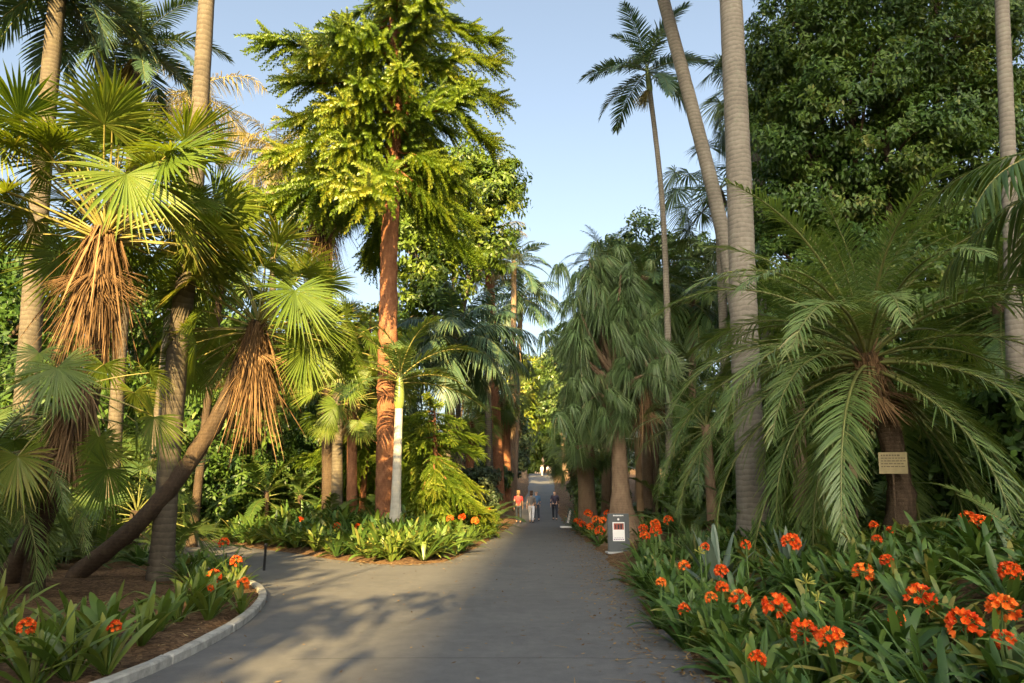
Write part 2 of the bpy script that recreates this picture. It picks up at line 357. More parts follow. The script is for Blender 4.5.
# ------------------------------------------------------------------ palm frond meshes
def frond_mb(L, n, ll, lw, e, arch, vee, ldroop, petiole=.12, plum=0, phi0=68, phi1=28, rr=.02, seed=0, peak=.35):
    rg = np.random.default_rng(seed); mb = MB(); K = 18
    t = np.linspace(0, 1, K); th = e-arch*t**1.3; th = np.maximum(th, R(-100))
    side = .25*rg.normal()*t**2
    st = np.stack([np.cos(th), side*np.cos(th), np.sin(th)], -1); st = nrm(st)
    pts = np.vstack([[0,0,0], np.cumsum((st[:-1]+st[1:])*.5*L/(K-1), axis=0)])
    tube(mb, pts, np.linspace(rr, rr*.2, K), 5, 1, .5, False)
    s = np.linspace(petiole, .995, n); s = np.concatenate([s, s+.3/n]); s = np.clip(s+rg.normal(size=2*n)*.15/n, 0, 1); sg = np.repeat([1,-1], n)
    def ip(A): return np.stack([np.interp(s, t, A[:,k]) for k in range(3)], -1)
    b = ip(pts); T = nrm(ip(st)); side = nrm(np.cross(np.array([0,0,1.]), T)); up = np.cross(T, side)
    u = (s-petiole)/(1-petiole); phi = R(phi0)+(R(phi1)-R(phi0))*u+rg.normal(size=2*n)*.06
    ve = R(vee)+rg.normal(size=2*n)*(.07+plum)
    d = np.cos(phi)[:,None]*T+np.sin(phi)[:,None]*(side*sg[:,None]*np.cos(ve)[:,None]+up*np.sin(ve)[:,None]); d = nrm(d)
    nn = nrm(up*np.cos(ve)[:,None]-side*sg[:,None]*np.sin(ve)[:,None])
    w = nrm(np.cross(d, nn))
    pf = np.where(u < peak, .55+.45*u/peak, 1-.68*((u-peak)/(1-peak))**1.5)
    Ls = ll*pf*(1+.08*rg.normal(size=2*n)); Ls = Ls*np.where(rg.random(2*n) < .04, .5, 1)
    ribbons(mb, b, d, w, Ls, lw*(.7+.3*pf), ldroop*(1+.25*rg.normal(size=2*n)), [0,.2,.5,.8,1], [.45,.95,1,.6,.05], 0, np.clip(.5+.16*rg.normal(size=2*n),0,1), .25, .15)
    return mb
ELEV = [82, 66, 50, 34, 18, 0, -22, -48, -70]
SPEC = {   # L, n, leaflet length, width, arch, vee, droop, petiole, plumose, phi0, phi1, rachis
 'king':   dict(L=2.7, n=46, ll=.72, lw=.05, arch=R(62), vee=14, ldroop=.22, petiole=.1, rr=.024),
 'phoenix':dict(L=3.2, n=64, ll=.52, lw=.021, arch=R(88), vee=16, ldroop=.34, petiole=.13, plum=.12, phi0=62, phi1=30, rr=.028),
 'queen':  dict(L=3.2, n=60, ll=.75, lw=.035, arch=R(85), vee=5, ldroop=.75, petiole=.1, plum=.45, rr=.024),
 'kentia': dict(L=3.0, n=34, ll=.95, lw=.062, arch=R(75), vee=-8, ldroop=.65, petiole=.15, rr=.024),
 'fern':   dict(L=1.6, n=34, ll=.3, lw=.042, arch=R(60), vee=8, ldroop=.1, petiole=.15, rr=.012),
}
FC = {}
def frond_mesh(spec, ei, var, mat, rmat):
    k = (spec, ei, var, mat, rmat)
    if k not in FC:
        s = dict(SPEC[spec]); a = s.pop('arch'); e = R(ELEV[ei])
        a = a*(.72 if ELEV[ei] > 60 and spec == 'phoenix' else 1.0 if ELEV[ei] > 10 else (.8 if ELEV[ei] > -30 else .5))
        FC[k] = frond_mb(e=e, arch=a, seed=ei*17+var*131+len(spec), **s).mesh(spec+'_frond', [M[mat], M[rmat]])
    return FC[k]
def fan_mb(e, Rr=.86, pet=1.55, n=48, seed=0, spread=128, tipdroop=.35):
    rg = np.random.default_rng(seed); mb = MB(); K = 7; t = np.linspace(0,1,K); th = e-R(16)*t
    st = np.stack([np.cos(th), 0*th, np.sin(th)], -1)
    pts = np.vstack([[0,0,0], np.cumsum((st[:-1]+st[1:])*.5*pet/(K-1), axis=0)])
    tube(mb, pts, np.linspace(.022,.011,K), 5, 1, .5, False)
    bend = R(4+30*rg.random()) if e > R(44) else R(15+58*rg.random()); a = th[-1]-bend
    ax = np.array([math.cos(a),0,math.sin(a)]); sd = np.array([0,1.,0]); up = np.cross(ax, sd)*1.0
    up = np.array([-math.sin(a),0,math.cos(a)])
    up = nrm(up+sd*.35*rg.normal()); up = nrm(up-ax*float(up@ax)); sd = np.cross(up, ax); ang = np.linspace(-R(spread), R(spread), n); da = ang[1]-ang[0]
    d = np.cos(ang)[:,None]*ax+np.sin(ang)[:,None]*sd
    cup = -.05+.5*rg.random(); d = nrm(d+up*(cup*np.abs(np.sin(ang))+.016*rg.normal(size=n))[:,None])
    w = nrm(np.cross(up, d)); Rl = Rr*(.78+.22*np.cos(ang*.7))*(1+.05*rg.normal(size=n))
    ts = [0,.25,.5,.66,.84,1]; full = 2*math.tan(da/2)*1.02
    pr = np.array([.02,.25,.5,.42,.2,.02])
    ribbons(mb, np.repeat(pts[-1][None], n, 0), d, w, Rl, Rl*full, tipdroop*(.35+.65*rg.random(n)**2), ts, pr, 0, np.clip(.5+.1*rg.normal(size=n)+.35*(rg.random()-.5),0,1), .55, .3)
    return mb
def fan_mesh(ei, var, mat, rmat, droopy=0):
    k = ('fan', ei, var, mat, rmat, droopy)
    if k not in FC: FC[k] = fan_mb(R(ELEV[ei]), seed=ei*7+var*53, tipdroop=.35+droopy).mesh('fan_leaf', [M[mat], M[rmat]])
    return FC[k]

def curve(p0, p1, bow=0, n=14, lean=None):
    p0 = np.array(p0, float); p1 = np.array(p1, float); t = np.linspace(0,1,n)[:,None]
    pts = p0*(1-t)+p1*t; pts[:,0] += bow*np.sin(t[:,0]*math.pi); return pts
def pipe_through(plist, n=5): return smooth3(plist, n)
def smooth3(p, n=5):
    p = np.array(p, float); out = []
    for i in range(len(p)-1):
        a = p[max(i-1,0)]; b = p[i]; c = p[i+1]; d = p[min(i+2,len(p)-1)]
        for k in range(n):
            t = k/n; out.append(.5*((2*b)+(-a+c)*t+(2*a-5*b+4*c-d)*t*t+(-a+3*b-3*c+d)*t**3))
    out.append(p[-1]); return np.array(out)
def trunk_mesh(pts, rad, mat, jitter=0, sides=14, rough=0, flare=.35):
    mb = MB(); pts = np.asarray(pts, float); 
    seg = np.linalg.norm(np.diff(pts, axis=0), axis=1); s = np.concatenate([[0], np.cumsum(seg)]); n = max(12, int(s[-1]/.14)) if jitter else max(12, int(s[-1]/.22)); jitter = jitter or .012
    q = np.linspace(0, s[-1], n); P = np.stack([np.interp(q, s, pts[:,k]) for k in range(3)], -1)
    rd = np.interp(q/s[-1], np.linspace(0,1,len(rad)), rad)*(1+flare*np.exp(-q/.35)); P[0,2] -= .15
    tube(mb, P, rd, sides, 0, .5, True, jitter); return mb.mesh('trunk', [M[mat]])
def skirt_mesh(length, r0, n, mat, seed=0, fans=8):
    rg = np.random.default_rng(seed); mb = MB(); a = rg.random(n)*2*math.pi
    z0 = -rg.random(n)**1.5*length*.55; o = np.stack([np.cos(a), np.sin(a), 0*a], -1)
    b = o*(r0*(.7+.3*rg.random(n)))[:,None]; b[:,2] = z0
    d = nrm(o*(.06+.36*rg.random(n)**2)[:,None]+np.array([0,0,-1.])+.15*rg.normal(size=(n,3)))
    w = nrm(np.cross(d, o)+.4*rg.normal(size=(n,3)))
    ribbons(mb, b, d, w, length*(.25+.6*rg.random(n)), .012+.03*rg.random(n)**2, .25*rg.random(n), [0,.25,.55,.8,1], [.8,1,.9,.7,.15], 0, np.clip(.5+.25*rg.normal(size=n),0,1), .6)
    for k in range(fans):      # folded dead fans
        f = fan_mb(R(-74-16*rg.random()), .8, .6, 22, seed*31+k, 34, .3)
        A = rg.random()*2*math.pi; c, s_ = math.cos(A), math.sin(A); Mx = np.eye(4); Mx[:2,:2] = [[c,-s_],[s_,c]]; Mx[2,3] = -rg.random()*length*.25
        for q in f.m: q[:] = 0
        mb.merge(f, Mx, (rg.random()-.5)*.4)
    return mb.mesh('dead_leaf_skirt', [M[mat]])

def crown_parts(root, rel, n, kind, hi, lo, sc, mats, seed, spec=None, droopy=0, azbias=None, scj=.12):
    if kind == 'fan': scj = .24
    rg = random.Random(seed); g = 2.39996
    for k in range(n):
        f = (k+.5)/n; e = hi+(lo-hi)*f**(1.2 if n > 70 else .85)+rg.uniform(-7,7)
        ei = min(range(len(ELEV)), key=lambda i: abs(ELEV[i]-e)); var = rg.randrange(3)
        az = k*g+rg.uniform(-.25,.25)+(seed%7)
        if kind == 'fan' and n > 50 and e < 46 and abs(((math.degrees(az)+90+180) % 360)-180) < 34: az += R(80)*rg.choice((-1,1))
        if spec == 'phoenix' and n > 50 and e < 25 and abs(((math.degrees(az)+90+180) % 360)-180) < 27: az += R(70)*rg.choice((-1,1))
        me = fan_mesh(ei, var, mats[0], mats[1], droopy) if kind == 'fan' else frond_mesh(spec, ei, var, mats[0], mats[1])
        s = sc*(1+rg.uniform(-scj,scj))*(.8 if e > 74 else 1)
        o = part('fan_leaf' if kind == 'fan' else 'frond', me, root, (rel[0], rel[1], rel[2]-.25*f*sc), (rg.uniform(-.12,.12) if kind != 'fan' else rg.uniform(-.55,.55), R(ELEV[ei]-e)*.8, az), s)

def palm(name, label, cat, base, crown, rad, bark, spec, n, hi, lo, sc, mats, seed, via=None, skirt=0, shaft=0, jitter=0, fruit=False, droopy=0, group=None, boots=0, flare=.35):
    bx, by = base; bz = gz(bx, by); root = thing(name, label, cat, (bx, by, bz), group)
    c = np.array(crown, float)-np.array((bx, by, bz))
    mid = [np.array(v, float)-np.array((bx, by, bz)) for v in (via or [])]
    pts = smooth3([(0,0,0)]+mid+[c])
    part('trunk', trunk_mesh(pts, rad, bark, jitter, flare=flare), root)
    tip = c.copy()
    if shaft:
        d = nrm(pts[-1]-pts[-3]); mb = MB(); r = rad[-1]
        q = np.array([c+d*shaft*t for t in (-.02,.15,.4,.75,1)]); tube(mb, q, [r*1.02,r*1.35,r*1.3,r*.95,r*.6], 12, 0)
        part('crownshaft', mb.mesh('crownshaft', [M['shaft']]), root); tip = c+d*shaft*.92
    if boots:
        mb = MB(); rg = np.random.default_rng(seed); m = boots; a = rg.random(m)*6.283; z = -rg.random(m)*1.0
        o = np.stack([np.cos(a), np.sin(a), 0*a], -1); b = o*rad[-1]*.8; b[:,2] = z
        dd = nrm(o*.55+np.array([0,0,1.])); ww = nrm(np.cross(dd, o))
        ribbons(mb, b+c, dd, ww, .2+.25*rg.random(m), .06, .1, [0,.4,.8,1], [1,.8,.6,.3], 0, .5, .8)
        part('leaf_bases', mb.mesh('leaf_bases', [M['boots']]), root)
    if skirt:
        part('dead_leaf_skirt', skirt_mesh(skirt, rad[-1]+.05, int(300*skirt), mats[2] if len(mats) > 2 else 'dead', seed, 9), root, tuple(tip))
    if fruit:
        mb = MB(); rg = np.random.default_rng(seed+5); m = 90
        for q in range(2):
            A = rg.random()*6.28; o = np.array([math.cos(A), math.sin(A), 0]); b = np.repeat((c+o*rad[-1])[None], m, 0)+rg.normal(size=(m,3))*.05
            d = nrm(o*.6+np.array([0,0,-1])+.3*rg.normal(size=(m,3))); w = nrm(np.cross(d, rg.normal(size=(m,3))))
            ribbons(mb, b, d, w, .5+.4*rg.random(m), .02, .2, [0,.5,1], [1,1,.5], 0, .6+.2*rg.random(m))
        part('fruit_stalk', mb.mesh('fruit_stalk', [M['queen']]), root)
    crown_parts(root, tip, n, 'fan' if spec == 'fan' else 'f', hi, lo, sc, mats, seed, spec, droopy)
    return root
def gx(px, Y): return at(px, 500, Y)[0]

# ------------------------------------------------------------------ left palms
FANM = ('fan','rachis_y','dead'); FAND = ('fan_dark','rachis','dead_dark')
palm('fan_palm', 'big sunlit fan palm with long orange dead-leaf skirt at the left', 'palm', gpt(8,592), at(106,228,10.8), [.2,.17,.16,.16], 'bark_dark', 'fan', 70, 88, 8, 1.08, FANM, 3, via=[at(52,495,11.2), at(92,380,11)], skirt=2.1, jitter=.05, flare=.1)
palm('fan_palm', 'lower fan palm with drooping green fans under the tall orange-skirted one', 'palm', gpt(30,600), at(80,385,9.6), [.14,.13,.13], 'bark_dark', 'fan', 18, 45, -62, .68, ('fan','rachis_y','dead'), 9, via=[at(52,470,10.1)], skirt=1.1, jitter=.05)
palm('leaning_fan_palm', 'fan palm on a dark trunk leaning steeply to the right over the mulch', 'palm', gpt(72,583), at(258,322,13.2), [.16,.155,.15,.14], 'bark_dark', 'fan', 52, 86, -15, .92, FANM, 14, via=[at(150,512,12.8), at(216,420,13)], skirt=2.0, jitter=.05, flare=.1)
palm('tall_palm', 'tall bare pale palm trunk rising from the mulch behind the leaning palm', 'palm', gpt(160,583), at(220,-230,13), [.2,.185,.17,.155,.14], 'bark_tan', 'king', 18, 70, -30, 1.0, ('king','rachis'), 21, via=[at(178,350,12.6), at(192,220,12.7), at(206,10,12.8)], flare=.3)
palm('tall_palm', 'tall palm with a brown trunk and dark fronds at the top left corner', 'palm', (at(18,540,17)[0],17), at(60,-28,17), [.28,.24,.22], 'bark_tan', 'king', 26, 72, -48, 1.2, ('blue','rachis'), 27, via=[at(42,170,17)])
palm('king_palm', 'dark teal feather palm with hanging fruit stalks above the big fan palm', 'palm', (at(112,520,19)[0],19), at(138,62,19), [.2,.17,.15], 'bark_tan', 'king', 22, 82, -40, .95, ('blue','rachis'), 33, shaft=.8, fruit=True)
palm('queen_palm', 'straw-coloured drooping palm against the sky left of the bunya pine', 'palm', (gx(270,36),36), at(275,150,36), [.22,.18,.16], 'bark_tan', 'queen', 26, 78, -60, 1.05, ('queen','rachis_y'), 39, fruit=True)
palm('queen_palm', 'palm with orange-brown arching fronds behind the pale bare trunk', 'palm', (gx(150,24),24), at(195,88,24), [.2,.17,.15], 'bark_tan', 'queen', 12, 40, -50, .9, ('queen','rachis_y'), 41)
palm('skirted_fan_palm', 'dark fan palm with a thick brown skirt behind the bunya pine', 'palm', (gx(330,27),27), at(326,196,27), [.26,.24,.24], 'bark_dark', 'fan', 40, 84, -40, 1.0, ('fan_dark','rachis','dead_dark'), 44, skirt=3.2)
palm('fan_palm', 'yellow-green fan palm standing just right of the leaning palm crown', 'palm', (gx(338,26),26), at(338,345,26), [.22,.2,.2], 'bark_tan', 'fan', 34, 80, -40, 1.05, FANM, 47, skirt=1.4)
palm('fan_palm', 'smaller fan palm with a brown trunk beside the red bunya trunk', 'palm', (gx(353,25),25), at(352,398,25), [.2,.18,.17], 'bark_red', 'fan', 24, 75, -35, .85, FANM, 49, skirt=.7)
palm('young_king_palm', 'young king palm with a white trunk in front of the bunya pine', 'palm', (gx(396,20.8),20.8), at(399,408,20.8), [.19,.145,.125,.12], 'bark_white', 'king', 13, 85, 2, 1.0, ('king','rachis_y'), 52, shaft=1.1, flare=.3)
palm('feather_palm', 'lush blue-green feather palm with long arching fronds right of the bunya', 'palm', (gx(443,31),31), at(455,338,31), [.2,.17,.16], 'bark_tan', 'kentia', 26, 82, -35, 1.2, ('blue','rachis'), 55)
palm('feather_palm', 'feather palm on a slim yellow trunk left of the main path', 'palm', (gx(459,37),37), at(458,372,37), [.17,.15,.14], 'bark_tan', 'king', 18, 78, -30, 1.0, ('king','rachis_y'), 57, shaft=.8)
palm('orange_trunk_palm', 'tall drooping yellowish palm on an orange trunk left of the far path', 'palm', (gx(500,50),50), at(488,244,50), [.4,.36,.34], 'bark_red', 'queen', 26, 80, -60, 1.05, ('queen','rachis_y'), 60)
palm('feather_palm', 'grey-green feather palm against the sky at the left edge of the gap', 'palm', (gx(512,60),60), at(514,262,60), [.3,.26,.24], 'bark_brown', 'king', 20, 80, -35, 1.5, ('blue','rachis'), 63)
palm('feather_palm', 'distant palm with long fronds reaching across the pale sky gap', 'palm', (gx(514,66),66), at(521,296,66), [.3,.26,.24], 'bark_brown', 'kentia', 18, 70, -25, 1.6, ('blue','rachis'), 64)
palm('skirted_fan_palm', 'small fan palm with an orange skirt among far trunks left of the path', 'palm', (gx(470,44),44), at(470,422,44), [.3,.28,.28], 'bark_red', 'fan', 24, 78, -30, .85, ('fan','rachis_y','dead'), 66, skirt=1.6)
palm('skirted_fan_palm', 'far fan palm with brown skirt nearest the path edge on the left', 'palm', (gx(506,52),52), at(506,392,52), [.4,.36,.36], 'bark_red', 'fan', 30, 80, -40, 1.35, ('fan_dark','rachis_y','dead'), 68, skirt=3.4)
palm('feather_palm', 'bushy grey-green palm beside the orange trunk palm', 'palm', (gx(490,43),43), at(487,330,43), [.25,.22,.2], 'bark_tan', 'kentia', 22, 78, -40, 1.25, ('blue','rachis'), 69)
palm('feather_palm', 'dark feather palm at the left edge with fronds low over the bed', 'palm', (-8.6,9.6), at(-12,455,9.6), [.16,.14,.13], 'bark_dark', 'phoenix', 26, 75, -45, .62, ('phoenix','rachis'), 71)
palm('feather_palm', 'feather palm in shade behind the pale bare trunk', 'palm', (gx(196,22),22), at(222,272,22), [.14,.12,.12], 'bark_dark', 'king', 20, 78, -45, 1.05, ('king','rachis'), 73, shaft=.8)
# ------------------------------------------------------------------ right palms
palm('date_palm', 'large arching date palm overhanging the flower bed at right', 'palm', (at(903,560,11.6)[0],11.6), at(866,352,11.3), [.22,.19,.17,.16], 'bark_dark', 'phoenix', 80, 88, -58, 1.16, ('phoenix','rachis','dead_dark'), 80, skirt=.9, via=[at(898,470,11.6)], boots=60, jitter=.09)
palm('tall_palm', 'thick grey ringed palm trunk rising straight out of the flower bed', 'palm', (gx(752,15),15), at(724,-130,15), [.32,.3,.28,.27], 'bark_grey', 'king', 20, 70, -50, 1.25, ('blue','rachis'), 83, via=[at(747,400,15), at(737,130,15)], shaft=1.1, flare=.4)
palm('tall_palm', 'tall palm trunk slanting left across the sky behind the thick trunk', 'palm', (gx(768,20),20), at(628,-130,18.8), [.25,.22,.2,.17], 'bark_grey', 'king', 20, 70, -45, 1.15, ('blue','rachis'), 86, via=[at(728,260,19.5), at(690,100,19.2)], shaft=1.0)
palm('slender_king_palm', 'slender tall king palm standing alone against the sky', 'palm', (gx(669,27),27), at(650,92,27), [.18,.14,.115,.105], 'bark_grey', 'king', 15, 84, -35, 1.18, ('blue','rachis'), 94, via=[at(668,340,27), at(662,200,27)], shaft=1.3, fruit=True)
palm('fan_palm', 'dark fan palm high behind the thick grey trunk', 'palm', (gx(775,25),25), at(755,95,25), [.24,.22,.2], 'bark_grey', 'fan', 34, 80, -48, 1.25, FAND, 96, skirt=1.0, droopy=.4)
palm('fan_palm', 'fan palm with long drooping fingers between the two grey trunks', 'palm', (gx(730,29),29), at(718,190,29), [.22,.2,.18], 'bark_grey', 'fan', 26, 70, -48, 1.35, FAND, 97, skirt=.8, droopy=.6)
palm('feather_palm', 'yellow-green feather palm right of the slender trunk', 'palm', (gx(692,33),33), at(692,300,33), [.2,.18,.17], 'bark_brown', 'kentia', 26, 80, -40, 1.1, ('king','rachis_y'), 99)
palm('feather_palm', 'spiky feather palm poking above the weeping strap-leaved tree', 'palm', (gx(606,33),33), at(606,262,33), [.25,.22,.2], 'bark_brown', 'phoenix', 26, 82, -20, .85, ('blue','rachis'), 101)
palm('feather_palm', 'arching palm with brownish tips behind the weeping strap-leaved tree', 'palm', (gx(648,31),31), at(645,275,31), [.25,.22,.2], 'bark_brown', 'king', 22, 75, -40, 1.0, ('king','rachis'), 103)
palm('low_fan_palm', 'low dark fan palm on a thick stump right of the main path', 'palm', (gx(588,30),30), at(584,445,30), [.42,.36,.36], 'bark_brown', 'fan', 28, 70, -40, .8, ('fan_dark','rachis','dead_dark'), 105, skirt=.7)
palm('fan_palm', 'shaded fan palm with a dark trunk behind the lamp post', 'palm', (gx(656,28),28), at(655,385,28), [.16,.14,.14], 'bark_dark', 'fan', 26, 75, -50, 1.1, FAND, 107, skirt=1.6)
palm('kentia_palm', 'pale slim trunk palm at the upper right in front of the fig', 'palm', (at(1018,540,13.5)[0],13.5), at(992,-230,13.5), [.18,.15,.14,.13], 'bark_grey', 'kentia', 18, 60, -40, 1.0, ('king','rachis'), 109, via=[at(1013,280,13.5)])
palm('kentia_palm', 'palm at the right edge with hanging strap-like leaflets', 'palm', (at(1120,560,8.6)[0],8.6), at(1115,150,8.6), [.15,.13,.12], 'bark_brown', 'kentia', 14, 45, -30, .85, ('king','rachis_y'), 111)
palm('feather_palm', 'mid-height feather palm filling in behind the date palm', 'palm', (gx(800,17),17), at(795,330,17), [.17,.16,.15], 'bark_brown', 'king', 20, 75, -45, 1.0, ('king','rachis'), 113)
palm('feather_palm', 'low feather palm in shade at the far right behind the date palm', 'palm', (gx(1010,16),16), at(1000,300,16), [.2,.18,.17], 'bark_brown', 'king', 20, 70, -45, 1.1, ('king','rachis'), 115)
palm('feather_palm', 'low feathery palm between the slender trunk and the thick trunk', 'palm', (gx(712,19),19), at(706,425,19), [.15,.14,.13], 'bark_brown', 'phoenix', 24, 75, -45, .8, ('king','rachis'), 117)

# ------------------------------------------------------------------ broadleaf trees
def leaf_cloud(mb, lobes, nclump, nleaf, size, seed, mat=0, clump=.2, shell=.5, flat=.75):
    rg = np.random.default_rng(seed)
    for (cx, cy, cz, rx, ry, rz) in lobes:
        d = nrm(rg.normal(size=(nclump,3))); rr = (shell**3+(1-shell**3)*rg.random(nclump))**(1/3)
        cc = d*rr[:,None]; tin = np.clip(.45+.2*rg.normal(size=nclump), .05, .95)
        N = nclump*nleaf; k = np.repeat(np.arange(nclump), nleaf)
        off = nrm(rg.normal(size=(N,3)))*(rg.random(N)**.45)[:,None]*clump*(.6+.8*rg.random(nclump))[k][:,None]; off[:,2] *= flat
        p = (cc[k]+off)*np.array([rx,ry,rz])+np.array([cx,cy,cz])
        out = nrm(off+.6*d[k]+np.array([0,0,.35])+.35*rg.normal(size=(N,3)))
        dr = nrm(np.cross(out, rg.normal(size=(N,3)))-np.array([0,0,.35])); w = nrm(np.cross(out, dr))
        ribbons(mb, p, dr, w, size*(.7+.6*rg.random(N)), size*.48, .15, [0,.45,1], [.15,1,.08], mat, np.clip(tin[k]+.12*rg.normal(size=N),0,1), 0)
def tree(name, label, cat, base, height, lobes, nclump, nleaf, size, leaf, bark='bark_brown', r=.3, seed=1, group=None, shell=.5, clump=.2, trunk_top=None, limbs=True):
    bx, by = base; bz = gz(bx, by); root = thing(name, label, cat, (bx, by, bz), group); rg = np.random.default_rng(seed)
    rel = [(x-bx, y-by, z-bz, a, b, c) for (x,y,z,a,b,c) in lobes]
    mb = MB(); top = np.array(trunk_top if trunk_top is not None else (rel[0][0]*.5, rel[0][1]*.5, height*.45))
    pts = smooth3([(0,0,-.1), top*.5+rg.normal(size=3)*.12, top]); tube(mb, pts, np.linspace(r*1.25, r*.7, len(pts)), 12, 0, .5, False, .03)
    if limbs:
        for q in rel:
            e = np.array(q[:3]); s = pts[int(len(pts)*(.6+.39*rg.random()))]; m = (s+e)/2+rg.normal(size=3)*.25*np.array([1,1,.4])
            l = smooth3([s, m, e]); tube(mb, l, np.linspace(r*.45, r*.12, len(l)), 7, 0, .5, False)
            for _ in range(5):
                dd = nrm(rg.normal(size=3)); e2 = e+dd*np.array(q[3:])*.85; l2 = smooth3([l[int(len(l)*.6)], (e+e2)/2+rg.normal(size=3)*.1, e2])
                tube(mb, l2, np.linspace(r*.18, r*.03, len(l2)), 5, 0, .5, False)
    part('trunk', mb.mesh('trunk', [M[bark]]), root)
    mb = MB(); leaf_cloud(mb, rel, nclump, nleaf, size, seed, 0, clump, shell)
    part('crown', mb.mesh('crown', [M[leaf]]), root); return root
def lob(px, py, Y, r, ry=None, rz=None, dy=0):
    p = at(px, py, Y); return (p[0], Y+dy, p[2], r, ry or r, rz or r)

tree('fig_tree', 'huge dark green fig crown filling the upper right', 'tree', (gx(890,21),21), 20,
     [lob(800,40,20,1.9), lob(800,140,20.5,1.8,None,1.6), lob(860,10,20,2.2), lob(850,95,19.3,1.9), lob(905,60,19.5,2.0), lob(960,20,20,2.1), lob(900,150,19.6,2.0,None,1.5), lob(950,110,20,1.8), lob(985,150,20,1.6), lob(830,205,21,1.9,None,1.5), lob(920,205,21,2,None,1.5), lob(1000,70,21,1.8), lob(850,-70,21,2.4), lob(950,-70,21,2.6), lob(790,-50,21,1.8), lob(1010,-20,21,2), lob(1000,215,21.5,1.6), lob(800,270,21.5,1.9), lob(870,265,20.6,2), lob(940,270,21,2), lob(1010,280,21.5,2), lob(790,210,21.5,1.8), lob(885,320,21.5,2), lob(960,330,21.5,2), lob(780,90,21,1.6)],
     95, 85, .17, 'fig', 'bark_dark', .35, 3, clump=.24, shell=.35, trunk_top=(0,0,9))
tree('broadleaf_tree', 'sunlit yellow-green broadleaf tree with pale limbs right of the bunya', 'tree', (gx(450,42),42), 20,
     [lob(425,190,42,2.6), lob(455,165,42,2.4), lob(490,195,42,2.6), lob(440,235,42,2.8), lob(480,240,42,2.6), lob(415,240,41,2.4), lob(500,180,42,1.6), lob(400,210,42,2.2), lob(440,275,42,2.8), lob(430,310,42,2.8)],
     55, 55, .34, 'broad_y', 'bark_tan', .35, 5, clump=.26, shell=.4, trunk_top=(0,0,10))
tree('broadleaf_tree', 'rounded green tree top behind the weeping strap-leaved tree', 'tree', (gx(640,40),40), 16,
     [lob(640,255,40,2.6), lob(618,268,40,2.2), lob(662,285,40,2.4), lob(640,310,40,3), lob(690,300,42,2.4), lob(700,265,42,2)],
     50, 55, .32, 'broad', 'bark_brown', .3, 6, clump=.25)
tree('broadleaf_tree', 'glowing yellow tree far away over the end of the path', 'tree', (gx(546,128),128), 14,
     [lob(548,415,128,3.6), lob(541,432,128,3.2), lob(551,440,126,2.6), lob(545,400,128,2.6), lob(535,448,127,2.2), lob(551,453,127,2.2), lob(530,462,127,2)], 40, 40, .7, 'broad_y', 'bark_brown', .4, 7, clump=.3)
tree('broadleaf_tree', 'mid green bushy tree crowding the right side of the far path', 'tree', (gx(602,52),52), 11,
     [lob(588,380,52,2.6), lob(584,420,50,2.3), lob(592,350,54,2.6), lob(602,400,50,3), lob(598,450,48,2.2), lob(578,345,60,2.4), lob(610,340,54,3)], 50, 50, .34, 'broad', 'bark_brown', .3, 8, clump=.25)
tree('broadleaf_tree', 'dark round-crowned tree leaning over the left of the far path', 'tree', (gx(498,70),70), 12,
     [lob(513,450,68,2), lob(510,436,68,2.6), lob(500,430,70,3), lob(516,462,68,1.3), lob(498,400,72,3.4)], 50, 45, .36, 'broad_g', 'bark_brown', .3, 10, clump=.25)
tree('broadleaf_tree', 'sunlit yellow-green tree closing the view left above the path end', 'tree', (gx(524,104),104), 17,
     [lob(527,400,104,3.2), lob(519,380,104,3.4), lob(531,372,105,3), lob(522,420,103,3), lob(536,392,106,2.6), lob(514,410,104,3)], 46, 45, .55, 'broad_y', 'bark_brown', .35, 17, clump=.28)
tree('broadleaf_tree', 'pale green tree closing the view right above the path end', 'tree', (gx(566,100),100), 17,
     [lob(560,385,100,3.2), lob(568,362,100,3.4), lob(556,405,99,2.8), lob(553,366,102,2.8), lob(570,410,100,3.4), lob(545,378,104,2.4)], 46, 45, .55, 'broad', 'bark_brown', .35, 18, clump=.28)
far = [(-14.5,31,10,'fig','dark leafy tree just beyond the tree ferns at left'),(-20,25,11,'fig','dark leafy tree behind the tall bare palms at left'),(-26,33,12,'fig','dark leafy tree at the far left of the woods'),(-19,39,12,'fig','leafy tree in the depth between the left palm trunks'),(-9,40,10,'fig','leafy tree behind the leaning palm crown'),(-24,44,12,'fig','tall dark tree deep in the woods behind the left bed'),(-16,48,13,'fig','dense green tree deep in the woods beyond the branch path'),(-10,52,14,'broad_g','grey-green tree beyond the sunlit island bed'),
       (-31,38,11,'fig','dark tree at the far left behind the fan palms'),(-5,75,16,'broad_g','hazy green tree beyond the far left palms'),
       (13,48,13,'broad','dense tree beyond the lamp post on the right'),(18,36,12,'fig','dark tree behind the date palm crown'),(11,70,15,'broad_g','hazy tree on the right of the far path'),(26,34,14,'fig','dark tree behind the palms at the right edge'),(14,28,9,'fig','shaded tree behind the thick grey trunk')]
for i, (x, y, h, lf, lb) in enumerate(far):
    rg = random.Random(50+i); z0 = gz(x, y)
    lobes = [(x+rg.uniform(-2.8,2.8), y+rg.uniform(-2,2), z0+h*(.22+.72*k/9), 2.6*rg.uniform(.8,1.2), 2.6, 2.0*rg.uniform(.8,1.2)) for k in range(10)]
    tree('woodland_tree', lb, 'tree', (x,y), h, lobes, 42, 45, .32, lf, 'bark_dark', .3, 60+i, clump=.27)
